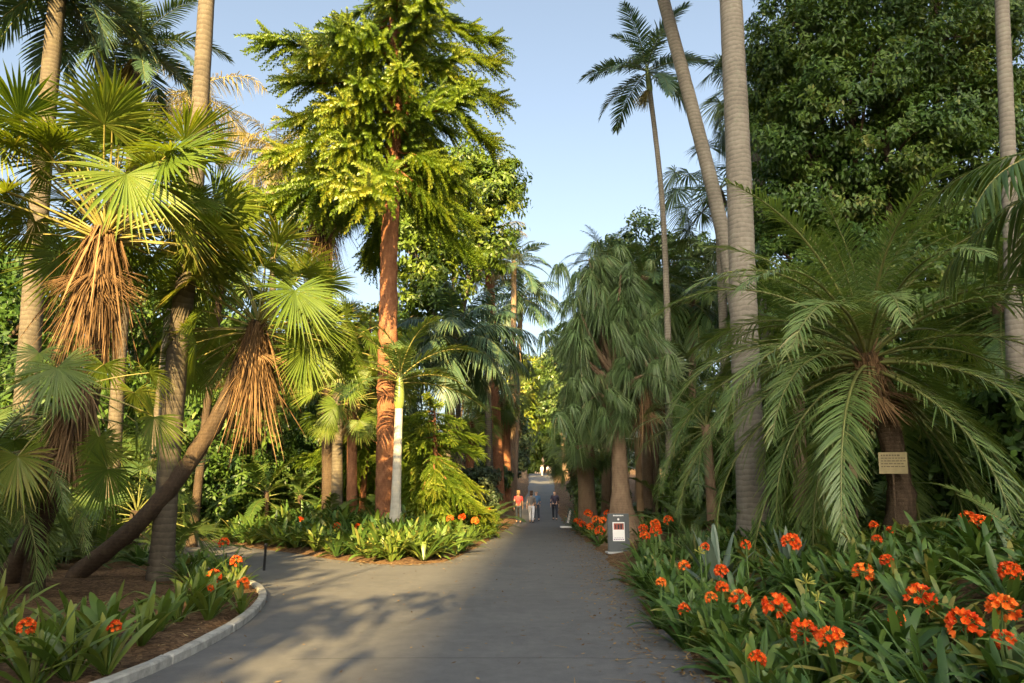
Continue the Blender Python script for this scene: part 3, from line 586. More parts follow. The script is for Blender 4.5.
# far woods closing the view
mb = MB(); rg = np.random.default_rng(91); lobes = []
for k in range(110):
    x = rg.uniform(-90,110); y = rg.uniform(150,190)
    if -45 < x < 8 and rg.random() < .2: continue
    z = 4.5+rg.uniform(1,13); lobes.append((x,y,z,rg.uniform(4,6.5),4,rg.uniform(3,5)))
for k in range(46):
    x = rg.choice([rg.uniform(-70,-26), rg.uniform(24,75)]); y = rg.uniform(55,85); lobes.append((x,y,2+rg.uniform(1,9),rg.uniform(3,5),3,3))
leaf_cloud(mb, lobes, 30, 38, .8, 92, 0, .3)
setting('far_woods', mb.mesh('far_woods', [M['broad_g']]), 'stuff')

# unseen trees added behind the viewer to shade the left and dapple the path
def unseen_shade_tree(x, y, h, w, seed, lb, dens=1.0, group=None):
    rg = random.Random(seed); z0 = 0
    lobes = [(x+rg.uniform(-w,w), y+rg.uniform(-2.5,2.5), h*(.16+.80*k/13), 3.0*rg.uniform(.85,1.2), 3, 2.5) for k in range(14)]
    tree('unseen_shade_tree', lb, 'tree', (x,y), h, lobes, int(60*dens), 40, .5, 'broad', 'bark_brown', .5, seed, group, clump=.3)
LOW = [(-9.9,-14,13,1.6),(-15.5,-12,13,2.0),(-21,-13,13.5,2.2),(-27,-12,13.5,2.4),(-33,-13,13.5,2.4),(-5.6,-16,12,.8)]
for i, q in enumerate(LOW): unseen_shade_tree(*q, 230+i, 'low leafy tree standing behind the viewer', .11 if q[0] > -8 else .75, group='low trees added behind the viewer for shade')
M['tower'] = solid('tower_concrete', (.33,.3,.27), .8, .1, 1); M['glass_b'] = solid('tower_glass', (.05,.06,.07), .15, .1, 1)
for (x0, x1, h, fl, lb) in [(-9.7,24,105,25,'broad unseen tower added behind the viewer to block the sun')]:  # unseen tower added behind the viewer to keep sun off the right half
    w_ = x1-x0; rt = thing('sun_block_tower', lb, 'building', ((x0+x1)/2,-165,0))
    mb = MB(); box(mb, (0,0,h/2-.5), (w_,28,h+1), 0); part('wall', mb.mesh('wall', [M['tower']], False), rt)
    mb = MB(); box(mb, (0,0,h+1.7), (w_*.4,14,3.2), 0); part('plant_room', mb.mesh('plant_room', [M['tower']], False), rt)
    mb = MB(); box(mb, (0,0,0), (w_-2,28.12,1.9), 0); wm = mb.mesh('window_band', [M['glass_b']], False)
    for k in range(fl): part('window_band', wm, rt, (0,0,3+k*(h-4)/fl))

# ------------------------------------------------------------------ bunya pine
def bunya_branch(L, seed, e):
    rg = np.random.default_rng(seed); mb = MB(); K = 10; t = np.linspace(0,1,K); th = e-R(40)*t+R(35)*t**3
    st = np.stack([np.cos(th), .15*rg.normal()*t, np.sin(th)], -1); pts = np.vstack([[0,0,0], np.cumsum((st[:-1]+st[1:])*.5*L/(K-1), axis=0)])
    tube(mb, pts, np.linspace(.05,.015,K), 5, 1, .5, False)
    axes = []
    n = 72
    for k in range(n):
        s = .1+.9*(k/(n-1))**.8; b = np.array([np.interp(s, t, pts[:,j]) for j in range(3)]); T = nrm(np.array([np.interp(s, t, st[:,j]) for j in range(3)]))
        sd = nrm(np.cross([0,0,1.], T)); up = np.cross(T, sd); A = rg.normal(0,1.0)+(k%2)*math.pi
        ph = R(50)-R(28)*s; d = nrm(T*math.cos(ph)+math.sin(ph)*(sd*math.cos(A)*1.0+up*(.2+.95*math.sin(A))))
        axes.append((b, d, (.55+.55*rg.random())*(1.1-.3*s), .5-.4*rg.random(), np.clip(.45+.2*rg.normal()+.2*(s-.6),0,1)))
    for k in range(8):
        a_ = k*math.pi/4; T = nrm(st[-1]); sd = nrm(np.cross([0,0,1.],T)); up = np.cross(T,sd)
        axes.append((pts[-1]-T*.25*rg.random(), nrm(T*.75+.8*(sd*math.cos(a_)+up*(math.sin(a_)*.8+.25))), .5+.2*rg.random(), .12, .7))
    axes.append((pts[-1], nrm(st[-1]+[0,0,.15]), .5, .1, .7))
    for (b, d, l, dr, ti) in axes:
        m = 46; q = np.linspace(.02,1,m); p = b+d*(l*q)[:,None]; p[:,2] -= dr*l*q**2
        tan = nrm(np.stack([d[0]+0*q, d[1]+0*q, d[2]-2*dr*q], -1)); an = np.arange(m)*2.4
        ref = nrm(np.cross(tan, [.3,.2,1.])); r2 = np.cross(tan, ref); o = ref*np.cos(an)[:,None]+r2*np.sin(an)[:,None]
        dd = nrm(o*.9+tan*.75); w = nrm(np.cross(dd, tan))
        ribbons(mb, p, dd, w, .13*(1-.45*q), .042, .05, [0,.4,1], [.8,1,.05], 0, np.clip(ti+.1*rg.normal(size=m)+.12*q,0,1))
    return mb
BR = {}
def branch_mesh(ei, v):
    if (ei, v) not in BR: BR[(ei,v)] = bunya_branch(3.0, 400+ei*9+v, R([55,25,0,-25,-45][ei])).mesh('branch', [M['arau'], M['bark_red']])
    return BR[(ei,v)]
bx, by = gx(388,22.3), 22.3; bz = gz(bx,by)
root = thing('bunya_pine', 'sunlit bunya pine with shaggy bright green branches and red-brown trunk', 'tree', (bx,by,bz))
ztop = 29.0; tp = [(0,0,0),(at(388,300,by)[0]-bx,0,8),(at(393,150,by)[0]-bx,0,13.4),(at(397,0,by)[0]-bx,0,19),(at(400,0,by)[0]-bx+.25,0,ztop)]
part('trunk', trunk_mesh(smooth3(tp), [.36,.31,.28,.24,.17,.07], 'bark_red', .07, 18), root)
TP = smooth3(tp); rg = random.Random(5); nb = 98
for k in range(nb):
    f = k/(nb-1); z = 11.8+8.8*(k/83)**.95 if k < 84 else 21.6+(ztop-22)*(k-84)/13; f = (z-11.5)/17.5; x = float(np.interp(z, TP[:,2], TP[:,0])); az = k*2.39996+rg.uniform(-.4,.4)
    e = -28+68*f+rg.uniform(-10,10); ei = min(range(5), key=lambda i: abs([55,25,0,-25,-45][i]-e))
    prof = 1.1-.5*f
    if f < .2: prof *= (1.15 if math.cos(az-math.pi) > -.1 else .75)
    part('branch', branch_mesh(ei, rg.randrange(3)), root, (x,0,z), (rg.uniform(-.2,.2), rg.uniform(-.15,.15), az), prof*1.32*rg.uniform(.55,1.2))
# a low sunlit sweeping branch tree left of the path
def conifer(name, label, x, y, h, sc, seed, n=46):
    z = gz(x,y); rt = thing(name, label, 'tree', (x,y,z)); r_ = random.Random(seed)
    part('trunk', trunk_mesh([(0,0,0),(.1,0,h*.5),(0,0,h)], [.14,.1,.03], 'bark_red', .04, 8), rt)
    for k in range(n):
        f = k/(n-1); e = -45+60*f; ei = min(range(5), key=lambda i: abs([55,25,0,-25,-45][i]-e))
        part('branch', branch_mesh(ei, r_.randrange(3)), rt, (0,0,h*(.25+.75*f)), (r_.uniform(-.2,.2),0,k*2.4+r_.uniform(-.4,.4)), sc*(1-.6*f)*r_.uniform(.8,1.1))
conifer('young_bunya_pine', 'young bunya with sweeping sunlit branches right of the white palm trunk', gx(432,25), 25, 4.4, .95, 3)
conifer('young_bunya_pine', 'young bunya with hanging branches left of the red trunk', gx(362,28), 28, 8.5, .95, 8)

# ------------------------------------------------------------------ weeping strap-leaved tree (right)
def tuft(seed, n=66, L=.98, wd=.026, dr=1.15):
    rg = np.random.default_rng(seed); mb = MB(); a = rg.random(n)*6.283; el = rg.random(n)*1.2-.1
    d = np.stack([np.cos(a)*np.cos(el), np.sin(a)*np.cos(el), np.sin(el)], -1); b = d*.05
    w = nrm(np.cross(d, [0,0,1.])+.25*rg.normal(size=(n,3)))
    Ls = L*(.35+.75*rg.random(n)); ts = [0,.2,.4,.6,.8,1]
    dd = d*np.array([.55,.55,.6])
    ribbons(mb, b, dd, w, Ls, wd, dr*(.8+.4*rg.random(n)), ts, [.8,1,1,.85,.55,.08], 0, np.clip(.5+.2*rg.normal(size=n),0,1), .4)
    big_ = MB()
    for k in range(3):
        Mx = np.eye(4); A = rg.random()*6.28; Mx[:2,:2] = [[math.cos(A),-math.sin(A)],[math.sin(A),math.cos(A)]]; Mx[:3,:3] *= rg.uniform(.65,1.05); Mx[:3,3] = rg.normal(size=3)*[.3,.3,.35]*(k>0)
        big_.merge(mb, Mx, (rg.random()-.5)*.3)
    return big_.mesh('leaf_tuft', [M['strap']])
TU = [tuft(500+i) for i in range(5)]
bx, by = gx(622,22.5), 22.5; bz = gz(bx,by)
root = thing('weeping_strap_tree', 'weeping tree with curtains of narrow strap leaves and a swollen trunk base', 'tree', (bx,by,bz))
mb = MB(); tp = smooth3([(0,0,-.1),(0,0,.55),(-.03,0,1.2),(-.05,0,3),(-.15,0,4.5),(-.2,0,6.5)])
rad = np.interp(tp[:,2], [-.1,.3,.8,1.5,2.5,4,6.5], [.95,.72,.43,.29,.25,.23,.14])
q = np.linspace(-.1,6.5,40); P = np.stack([np.interp(q, tp[:,2], tp[:,0]), 0*q, q], -1)
tube(mb, P, np.interp(q, tp[:,2], rad), 20, 0, .5, False, .025)
rg = random.Random(11); spots = []
for k in range(96):
    f = k/95; zc = 3.9+5.4*f; wdt = 1.72*math.sin(math.pi*min(1,(f*.74+.2)))**.6*(1-.12*f); a = k*2.39996; rr = wdt*rg.uniform(.55,1.05)
    spots.append((-.2+rr*math.cos(a), rr*math.sin(a), zc+rg.uniform(-.3,.3)))
for s in spots[::3]:
    l = smooth3([(-.12,0,min(6.4,3.2+.5*(s[2]-3))), (s[0]*.5-.1, s[1]*.5, (s[2]+4.5)/2+.2), s]); tube(mb, l, np.linspace(.1,.03,len(l)), 6, 0, .5, False)
part('trunk', mb.mesh('trunk', [M['bark_brown']]), root)
for s in spots: part('leaf_tuft', rg.choice(TU), root, (s[0]+rg.uniform(-.35,.35), s[1]+rg.uniform(-.35,.35), s[2]+rg.uniform(-.4,.3)), (rg.uniform(-.5,.5), rg.uniform(-.5,.5), rg.uniform(0,6.28)), rg.uniform(.7,1.45))
part('dead_leaf_skirt', skirt_mesh(2.0, .15, 220, 'dead_dark', 77, 4), root, (.75,-.5,5.0))

# ------------------------------------------------------------------ clivias
def clivia_leaves(seed, n=16, L=.62, upright=0, mat='clivia'):
    rg = np.random.default_rng(seed); mb = MB(); k = np.arange(n)
    a = rg.random()*6.28+(k % 2)*math.pi+rg.normal(size=n)*.55; el = R(40+upright)+(k/n)*R(42-upright*.5)+rg.normal(size=n)*.12
    d = np.stack([np.cos(a)*np.cos(el), np.sin(a)*np.cos(el), np.sin(el)], -1); b = d*np.array([.03,.03,0])
    w = nrm(np.cross(d, [0,0,1.])+.12*rg.normal(size=(n,3)))
    ribbons(mb, b, d, w, L*(.7+.5*rg.random(n)), .06+.018*rg.random(n), (.42-.2*upright/40)*(.7+.6*rg.random(n)), [0,.15,.35,.55,.75,.9,1], [.6,.8,1,1,.85,.5,.06], 0, np.clip(.5+.22*rg.normal(size=n),0,1), .22, .2)
    return mb.mesh('leaves', [M[mat]])
CL = [clivia_leaves(600+i, 22+i % 5, .74) for i in range(7)]
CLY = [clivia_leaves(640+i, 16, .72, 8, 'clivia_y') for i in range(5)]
def clump(seed, mat, up):
    rg = np.random.default_rng(seed); src = MB()
    for k in range(3):
        n = 14+rg.integers(0,4); a = rg.random()*6.28+(np.arange(n)%2)*math.pi+rg.normal(size=n)*.6; el = R(34+up)+(np.arange(n)/n)*R(44-up*.5)+rg.normal(size=n)*.12
        d = np.stack([np.cos(a)*np.cos(el), np.sin(a)*np.cos(el), np.sin(el)], -1); c = np.array([.2*math.cos(k*2.1+seed), .2*math.sin(k*2.1+seed), 0])
        w = nrm(np.cross(d, [0,0,1.])+.12*rg.normal(size=(n,3)))
        ribbons(src, c+d*np.array([.03,.03,0]), d, w, .7*(.7+.5*rg.random(n)), .056+.016*rg.random(n), .48*(.6+.7*rg.random(n)), [0,.15,.35,.55,.75,.9,1], [.6,.8,1,1,.85,.5,.06], 0, np.clip(.5+.22*rg.normal(size=n),0,1), .22, .2)
    return src.mesh('leaves', [M[mat]])
CLM = [clump(660+i, 'clivia', 0) for i in range(5)]; CLMY = [clump(670+i, 'clivia_y', 6) for i in range(4)]
def flower_head(seed, n=18, r=.11, petal=.054, stalk=.55):
    rg = np.random.default_rng(seed); mb = MB()
    for k in range(n):
        u = 1-1.35*(k+.5)/n; a = k*2.39996; q = math.sqrt(max(0,1-u*u)); ax = np.array([q*math.cos(a), q*math.sin(a), u]); ax = nrm(ax+.12*rg.normal(size=3))
        c = ax*r*(.62+.15*rg.random()); tube(mb, [(0,0,0), c*.6, c], [.003,.004,.007], 4, 1, .5, False)
        s1 = nrm(np.cross(ax, [.31,.2,.93])); s2 = np.cross(ax, s1); pa = np.arange(6)*math.pi/3+rg.random()
        o = s1*np.cos(pa)[:,None]+s2*np.sin(pa)[:,None]; d = nrm(ax+o*.75); w = nrm(np.cross(d, o))
        ribbons(mb, np.repeat(c[None],6,0), d, w, petal*(.9+.2*rg.random(6)), .027, .12, [0,.35,.7,1], [.35,.9,1,.15], 0, np.clip(.5+.22*rg.normal()+.08*rg.normal(size=6),0,1), .25)
        tube(mb, [c, c+ax*petal*.45], [.008,.003], 4, 2, .5, False)
    return mb.mesh('flower_head', [M['petal'], M['stalk'], M['throat']])
FH = [flower_head(700+i, 20+5*(i % 3)) for i in range(5)]
def bud_head():
    rg = np.random.default_rng(3); mb = MB()
    for k in range(9):
        d = nrm(rg.normal(size=3)+[0,0,.9]); tube(mb, [(0,0,0), d*.05, d*.085, d*.11], [.004,.007,.012,.003], 6, 0, rg.random(), True)
    return mb.mesh('bud_head', [M['bud']])
BUD = bud_head()
mb = MB(); tube(mb, [(0,0,0),(.01,0,.3),(0,0,.6),(0,0,1)], [.012,.011,.01,.009], 6, 0); STALK = mb.mesh('flower_stalk', [M['stalk']])
rgc = random.Random(77); OCC = []
def clivia(x, y, label, group=None, head=None, hsc=1, lib=None, sc=None, bud=False, tilt=None):
    z = gz(x,y)-.01; sc = sc or rgc.uniform(.85,1.2); OCC.append((x,y)); me = rgc.choice(lib or CL)
    rot = (tilt[0] if tilt else rgc.uniform(-.12,.12), tilt[1] if tilt else rgc.uniform(-.12,.12), rgc.uniform(0,6.28))
    if head is None:
        o = part('clivia', me, None, (x,y,z), rot, sc); tag(o, label, 'plant', group); return o
    rt = thing('flowering_clivia', label, 'plant', (x,y,z), group)
    part('leaves', me, rt, (0,0,0), rot, sc)
    hs = head if isinstance(head, list) else [head]
    for h in hs:
        s = part('flower_stalk', STALK, rt, (0,0,0), (-(h[1]-y)/max(.2,h[2]-z) , (h[0]-x)/max(.2,h[2]-z), 0), (1,1,math.dist(h,(x,y,z))))
        part('bud_head' if bud else 'flower_head', BUD if bud else rgc.choice(FH), rt, (h[0]-x,h[1]-y,h[2]-z), (rgc.uniform(-.4,.4),rgc.uniform(-.4,.4),rgc.uniform(0,6.28)), hsc*rgc.uniform(.78,.98))
    return rt
def flower(px, py, Y, label, group=None, hsc=1.0, lib=None, bud=False):
    if group == G1: hsc *= 1.06
    p = at(px, py, Y); x, y = p[0]+rgc.uniform(-.04,.04), Y+.04
    z0 = gz(x,y); h = min(max(p[2], z0+.38), z0+.85)
    return clivia(x, y, label, group, [(p[0],Y,h)], hsc, lib, bud=bud)
G1 = 'orange clivias flowering in the right bed'
big = [(965,629,5.55,1.15,'clivia with a big round orange head, second from the right edge at front'),(1003,614,5.7,1.2,'clivia with the largest orange flower cluster at the right edge'),(1014,598,6.4,.9,'orange clivia half cut by the right edge behind the largest cluster'),
 (921,604,6.5,1.12,'clivia with a wide orange head below the date palm trunk'),(832,641,5.6,.95,'orange clivia low at the front of the right bed, right of its twin'),(804,632,5.9,.95,'orange clivia low at the front of the right bed, left of its twin'),
 (897,622,6.1,.7,'small orange clivia just left of and below the wide head'),(863,573,7.9,1.0,'bright red-orange clivia under the date palm fronds'),(888,572,8.1,.75,'small orange clivia right of the bright red-orange one'),
 (791,543,9.4,1.15,'tight red-orange clivia head high in the bed near the thick trunk'),(776,607,7.0,1.1,'clivia with a loose double orange head mid-bed'),(740,600,7.4,1.05,'orange clivia mid-bed, left of the loose double head'),
 (1006,657,5.0,.7,'small orange clivia in the bottom right corner'),(973,551,9.6,1.0,'orange clivia behind at right, at the foot of a hanging frond'),(985,558,9.0,.85,'orange clivia at right just in front of the foot of a hanging frond'),(1000,552,9.7,.6,'small orange clivia rightmost of the row behind')]
for q in big: flower(q[0], q[1], q[2], q[4], G1, q[3])
for (px,py,Yd) in [(722,588,7.8),(711,598,7.6),(721,571,8.6),(746,545,9.8),(705,547,10.3),(684,566,9.3),(661,583,8.9),(684,609,7.7),(757,659,5.6),(875,536,10.6),(878,548,9.6),(893,548,10)]:
    flower(px, py, Yd, 'clivia with a small orange head among the leaves of the right bed', 'small-headed clivias of the right bed', rgc.uniform(.55,.75))
for (px,py,Yd) in [(806,583,7.6),(818,600,7.0),(700,553,10)]:
    flower(px, py, Yd, 'clivia with pale yellow unopened buds in the right bed', 'budding clivias', 1, None, True)
for (px,py,Yd) in [(655,519,15.5),(668,515,16),(643,529,14.5),(645,536,13.8),(656,531,14)]:
    flower(px, py, Yd, 'orange clivia in the bed corner just right of the grey sign', 'clivias right of the sign', 1.05)
for (px,py,Yd) in [(590,527,22),(600,531,21),(580,522,24),(583,537,21.5),(596,520,24),(573,513,28),(603,521,23),(588,514,26),(577,530,23),(608,514,25),(569,519,28)]:
    while gx(px,Yd) < edge_r(Yd)+.2 and Yd < 40: Yd += .25
    flower(px, py, Yd, 'orange clivia in the dense flowering patch left of the grey sign', 'clivias left of the sign', 1.5)
for (px,py,Yd) in [(462,517,24),(470,513,26),(480,517,27),(488,510,30),(450,519,22.5),(475,521,24)]:
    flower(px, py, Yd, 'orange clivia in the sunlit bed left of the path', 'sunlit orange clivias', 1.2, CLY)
for (px,py,Yd) in [(337,526,20.5),(357,527,20),(300,520,23)]:
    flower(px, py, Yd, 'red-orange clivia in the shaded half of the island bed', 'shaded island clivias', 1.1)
for (px,py,Yd) in [(232,512,29),(240,518,28),(222,516,29),(236,506,31),(210,512,31)]:
    flower(px, py, Yd, 'red-flowered clivia across the branch path', 'red clivias across the branch path', 1.5)
# left bed
LB = [(24,646,6.3,.8,'clivia with an orange head at the bottom left corner'),(112,642,6.4,.6,'clivia with one small orange head behind the near kerb'),(214,577,10.2,1.0,'clivia with an orange head near the kerb bend, left of another'),(243,586,9.6,.9,'clivia with an orange head closest to the kerb bend'),(236,561,11.6,.9,'clivia with a red-orange head beside the black marker post'),(224,543,13.4,.9,'clivia with a red head farthest back in the left bed'),(209,597,9,.5,'clivia with a faint orange head under the others by the kerb')]
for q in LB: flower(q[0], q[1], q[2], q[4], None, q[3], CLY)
for (px,py,s) in [(10,668,1.2),(50,668,1.1),(70,690,1.25),(78,655,1.3),(106,660,1.3),(140,655,1.1),(158,640,1.0),(178,628,1.25),(192,618,1.3),(205,612,1.0),(226,606,1.1),(236,596,.9),(-8,640,1.3),(-25,690,1.2),(30,700,1.2)]:
    x, y = gpt(px,py)
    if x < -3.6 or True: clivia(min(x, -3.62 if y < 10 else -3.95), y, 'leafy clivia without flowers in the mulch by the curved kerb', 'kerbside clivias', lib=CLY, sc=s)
for (x,y) in [(-4.6,11.9),(-5.1,12.5),(-5.3,13.1),(-5.9,13.5),(-4.9,11.2),(-6.4,14),(-7.2,14.6),(-7.9,15.2),(-5.7,12.6),(-6.6,13.4)]:
    clivia(x, y, 'dark strappy clivia at the back edge of the left bed', 'back-edge clivias')
def scatter(n, gen, mind, label, group, lib=None, scr=(.85,1.2)):
    c = 0; tries = 0
    while c < n and tries < n*60:
        tries += 1; x, y = gen()
        if 12 < y < 19.8 and 598 < 512+683*x/y < 638: continue
        if any((x-a)**2+(y-b)**2 < mind*mind for a, b in OCC): continue
        clivia(x, y, label, group, lib=lib, sc=rgc.uniform(*scr)); c += 1
def g_right():
    y = 4.3+(rgc.random()**1.15)*13.5; d = .12+rgc.random()**1.1*(5.2 if y < 11 else 3.6); return float(edge_r(y))+d, y
scatter(46, lambda: (lambda y: (float(edge_r(y))+rgc.uniform(.15,.32), y))(rgc.uniform(4.3,18.6)), .26, 'clivia without flowers spilling over the path edge on the right', 'edge clivias on the right', scr=(.85,1.1))
scatter(112, g_right, .33, 'clivia without flowers among the orange ones in the right bed', 'leafy clivias of the right bed', lib=CLM, scr=(.9,1.2))
def g_isl():
    k = rgc.randrange(4, len(ISL_S)-8); p = ISL_S[k]; q = ISL_S[k+1]; t = rgc.random(); T = (q-p)/max(1e-6, np.hypot(*(q-p))); n = np.array([T[1], -T[0]]); 
    if not bool(inside(ISLP, np.array([p[0]+n[0]*.3]), np.array([p[1]+n[1]*.3]))[0]): n = -n
    return tuple(p*(1-t)+q*t+n*(.5+2.7*rgc.random()**1.25))
scatter(105, g_isl, .42, 'clivia without flowers in the island bed between the two paths', 'island bed clivias', lib=CLM+CLMY, scr=(1.3,1.9))
def g_far():
    y = rgc.uniform(19,36); return float(edge_r(y))+.3+rgc.random()*2.2, y
scatter(36, g_far, .5, 'leafy clivia beyond the grey sign at the right path edge', 'clivias beyond the sign', lib=CLM, scr=(1.0,1.3))

# ------------------------------------------------------------------ undergrowth: ferns, shrubs, spear plants, ground cover
def fern(x, y, label, group, sc, n=13, hi=75, lo=8, seed=0, spec='fern', mat='fern', h=0):
    z = gz(x,y); rt = thing('tree_fern' if h else 'fern', label, 'fern', (x,y,z), group)
    if h: part('trunk', trunk_mesh([(0,0,0),(.05,0,h*.5),(0,0,h)], [.12,.1,.11], 'bark_dark', .06, 9), rt)
    crown_parts(rt, (0,0,h), n, 'f', hi, lo, sc, (mat,'rachis'), seed, spec)
rgf = random.Random(31)
for i, (px,Yd,sc,h) in enumerate([(266,27,1.5,1.3),(300,30,1.4,.9),(232,32,1.5,1.6),(205,29,1.3,1.1),(318,33,1.6,1.8),(285,36,1.7,2.4),(250,38,1.8,3.0)]):
    fern(gx(px,Yd), Yd, 'tree fern in the dim undergrowth beyond the branch path', 'undergrowth tree ferns', sc, 15, 70, -20, 300+i, h=h)
for i, (x,y,sc) in enumerate([(-8.2,17,1.1),(-10.5,14.5,1.3),(-10.2,12.2,1.0),(-12.5,17,1.4),(-9.4,16.4,1.2),(-12.2,12.8,1.3),(-14,15,1.4),(-13,20,1.5)]):
    fern(x, y, 'dark fern clump in the shade behind the leaning palm', 'shaded ferns', sc, 13, 72, 5, 330+i)
for i, (px,Yd,sc) in enumerate([(435,24,1.1),(455,26,1.2),(478,30,1.3),(420,26,1.3),(490,35,1.4),(330,24,1.1),(375,25,1.1)]):
    fern(gx(px,Yd), Yd, 'bright fern behind the clivias of the island bed', 'island ferns', sc, 13, 72, 5, 350+i)
for i, (x,y,sc) in enumerate([(6.5,9,1.0),(8.5,10.5,1.2),(7.4,14,1.2),(9.6,13,1.4),(5.6,16.2,1.1),(7.2,18,1.3),(10.5,16,1.4),(4.8,19.5,1.1),(6.2,22,1.3),(6.0,26,1.4),(5.2,32,1.4)]):
    fern(x, y, 'shaded fern under the trees on the right', 'right-hand ferns', sc, 13, 72, 5, 370+i, mat='king')
def shrub(x, y, r, h, label, leaf, seed, size=.16, ncl=40, group=None):
    z = gz(x,y); rg = random.Random(seed)
    lobes = [(x+rg.uniform(-r,r)*.6, y+rg.uniform(-r,r)*.6, z+h*(.25+.6*rg.random()), r*rg.uniform(.5,.75), r*.65, h*.33) for _ in range(5)]
    tree('shrub', label, 'shrub', (x,y), h, lobes, ncl, 45, size, leaf, 'bark_brown', .05, seed, group, clump=.3, trunk_top=(0,0,h*.35))
shr = [(gx(600,40),40,1.3,2.4,'dark low shrub at the right path edge beyond the sign','broad',.2),(gx(590,50),50,1.5,3,'shrub crowding the right path edge in the distance','broad_g',.24),(gx(470,42),42,1.6,2.6,'dark green shrub on the left path edge beside the walkers','broad_g',.2),(gx(485,52),52,1.8,3,'shrub on the left path edge beyond the walkers','broad',.24),(gx(494,64),64,2,3,'far rounded shrub left of the rising path','broad_g',.26),
 (gx(270,33),33,2,2.2,'low dark shrub behind the island bed','broad',.2),(gx(215,34),34,2.4,2.6,'low dark shrub across the branch path','broad',.22),(gx(170,30),30,2.2,3,'shrub in the gloom at the left beyond the branch path','fig',.2),(gx(330,34),34,2,3.2,'leafy shrub behind the pair of brown trunks','broad_y',.2),(gx(415,34),34,2,4,'sunlit shrub behind the white palm trunk','broad_y',.22),
 (gx(960,14.5),14.5,1.7,2.6,'dark broad-leaved shrub behind the date palm trunk','fig',.2),(gx(1030,12),12,1.6,2.2,'dark leafy shrub at the right edge','fig',.22),(gx(835,18),18,2,3.4,'dark shrub behind the date palm fronds','fig',.18),(gx(690,26),26,2,3.2,'dark shrub between slender and thick trunks','fig',.2),(gx(760,24),24,2.4,4.5,'tall dark shrub behind the thick grey trunk','fig',.2),(gx(1000,19),19,2.6,5,'tall dark shrub filling the right edge','fig',.2),(gx(900,19),19,2.6,5,'tall dark shrub filling in behind the date palm','fig',.2),
 (-12.5,24.5,2,3.2,'dark shrub behind the pale bare trunk','broad',.2),(-14,13,1.8,2.8,'dark shrub behind the left fan palms','fig',.2),(-11.4,9,1.6,2.6,'dark shrub at the left edge of the bed','fig',.2)]
for i, (x,y,r,h,lb,lf,sz) in enumerate(shr): shrub(x, y, r, h, lb, lf, 800+i, sz)
for i, (x,y,h,lb) in enumerate([(-10.6,13.2,1.0,'low dark fan palm just behind the leaning trunk at left'),(-13.2,15.4,1.6,'dark fan palm in the gloom left of the leaning trunk'),(-9.9,18.4,1.2,'low fan palm in the gloom right of the bare pale trunk'),(-13.5,19.8,2.2,'taller shaded fan palm far behind the leaning trunk'),(-16.5,18,1.8,'shaded fan palm at the far left behind the dead-leaf skirts'),(-11.6,10.6,1.0,'low dark fan palm at the left edge of the view'),(-15.5,26,2.2,'dim fan palm beyond the branch path at left')]):
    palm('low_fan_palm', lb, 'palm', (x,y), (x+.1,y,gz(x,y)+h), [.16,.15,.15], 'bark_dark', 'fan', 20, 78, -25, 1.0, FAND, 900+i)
for i, (x,y,r,h,lb) in enumerate([(-15,22,2.4,4.5,'tall dark shrub screening the woods at left'),(-18.5,21,2.6,5,'tall dark shrub at the far left of the woods'),(-11.5,27.5,2,4,'tall dark shrub just beyond the branch path'),(-8.8,32,2,4,'dark shrub behind the tree ferns'),(-20,29,2.6,5.5,'tall dark shrub deep behind the branch path')]): shrub(x, y, r, h, lb, 'fig', 850+i, .22)
# spear plants in the right bed
def spear(px, Yd, label, n, L, up, wd, mat):
    x, y = gx(px,Yd), Yd; rg = np.random.default_rng(int(px)); mb = MB(); k = np.arange(n); a = k*2.4; el = R(up)+(1-k/n)*-R(55)+R(5)*rg.normal(size=n)
    d = np.stack([np.cos(a)*np.cos(el), np.sin(a)*np.cos(el), np.sin(el)], -1); w = nrm(np.cross(d, [0,0,1.])+1e-3)
    ribbons(mb, d*.04, d, w, L*(.7+.3*k/n), wd, .1, [0,.2,.5,.8,.95,1], [.7,.9,1,.7,.3,.03], 0, np.clip(.5+.2*rg.normal(size=n),0,1), .4)
    o = part('spear_plant', mb.mesh('spear_plant', [M[mat]]), None, (x,y,gz(x,y))); tag(o, label, 'plant')
spear(712, 10.8, 'tall blue-grey spear-leaved plant standing up in the right bed', 12, 1.15, 88, .13, 'agave')
spear(692, 14.5, 'spiky rosette of narrow strap leaves near the thick trunk', 60, .9, 84, .04, 'strap')
spear(783, 10.6, 'upright dark blade-leaved plant under the date palm', 16, .8, 85, .09, 'agave')
spear(580, 33, 'dark spiky rosette at the right path edge by the small stand', 60, 1.5, 84, .06, 'clivia')
# low ground cover (uncountable)
mb = MB(); rg = np.random.default_rng(41); pts = []
def many(n, fx):
    for _ in range(n):
        x, y = fx(); pts.append((x,y,gz(x,y)))
many(520, lambda: (rg.uniform(4.5,16), rg.uniform(6,34)))
many(420, lambda: (-rg.uniform(8,24), rg.uniform(20,44)))
many(160, lambda: (-rg.uniform(9.5,18), rg.uniform(7,19)))
many(300, lambda: (-rg.uniform(2,9), rg.uniform(24,44)))
many(160, lambda: (rg.uniform(-14,-1), rg.uniform(42,70)))
P = np.array([p for p in pts if p[0] > edge_r(p[1])+2 or (bool(inside(ISLP, np.array([p[0]]), np.array([p[1]]))[0]) and pdist(ISLP, np.array([p[0]]), np.array([p[1]]), True)[0] > 1.6) or bool(inside(LBED, np.array([p[0]]), np.array([p[1]]))[0])])
n = 26; b = np.repeat(P, n, 0); N = len(b); a = rg.random(N)*6.283; el = rg.random(N)*1.2+.25
d = np.stack([np.cos(a)*np.cos(el), np.sin(a)*np.cos(el), np.sin(el)], -1)
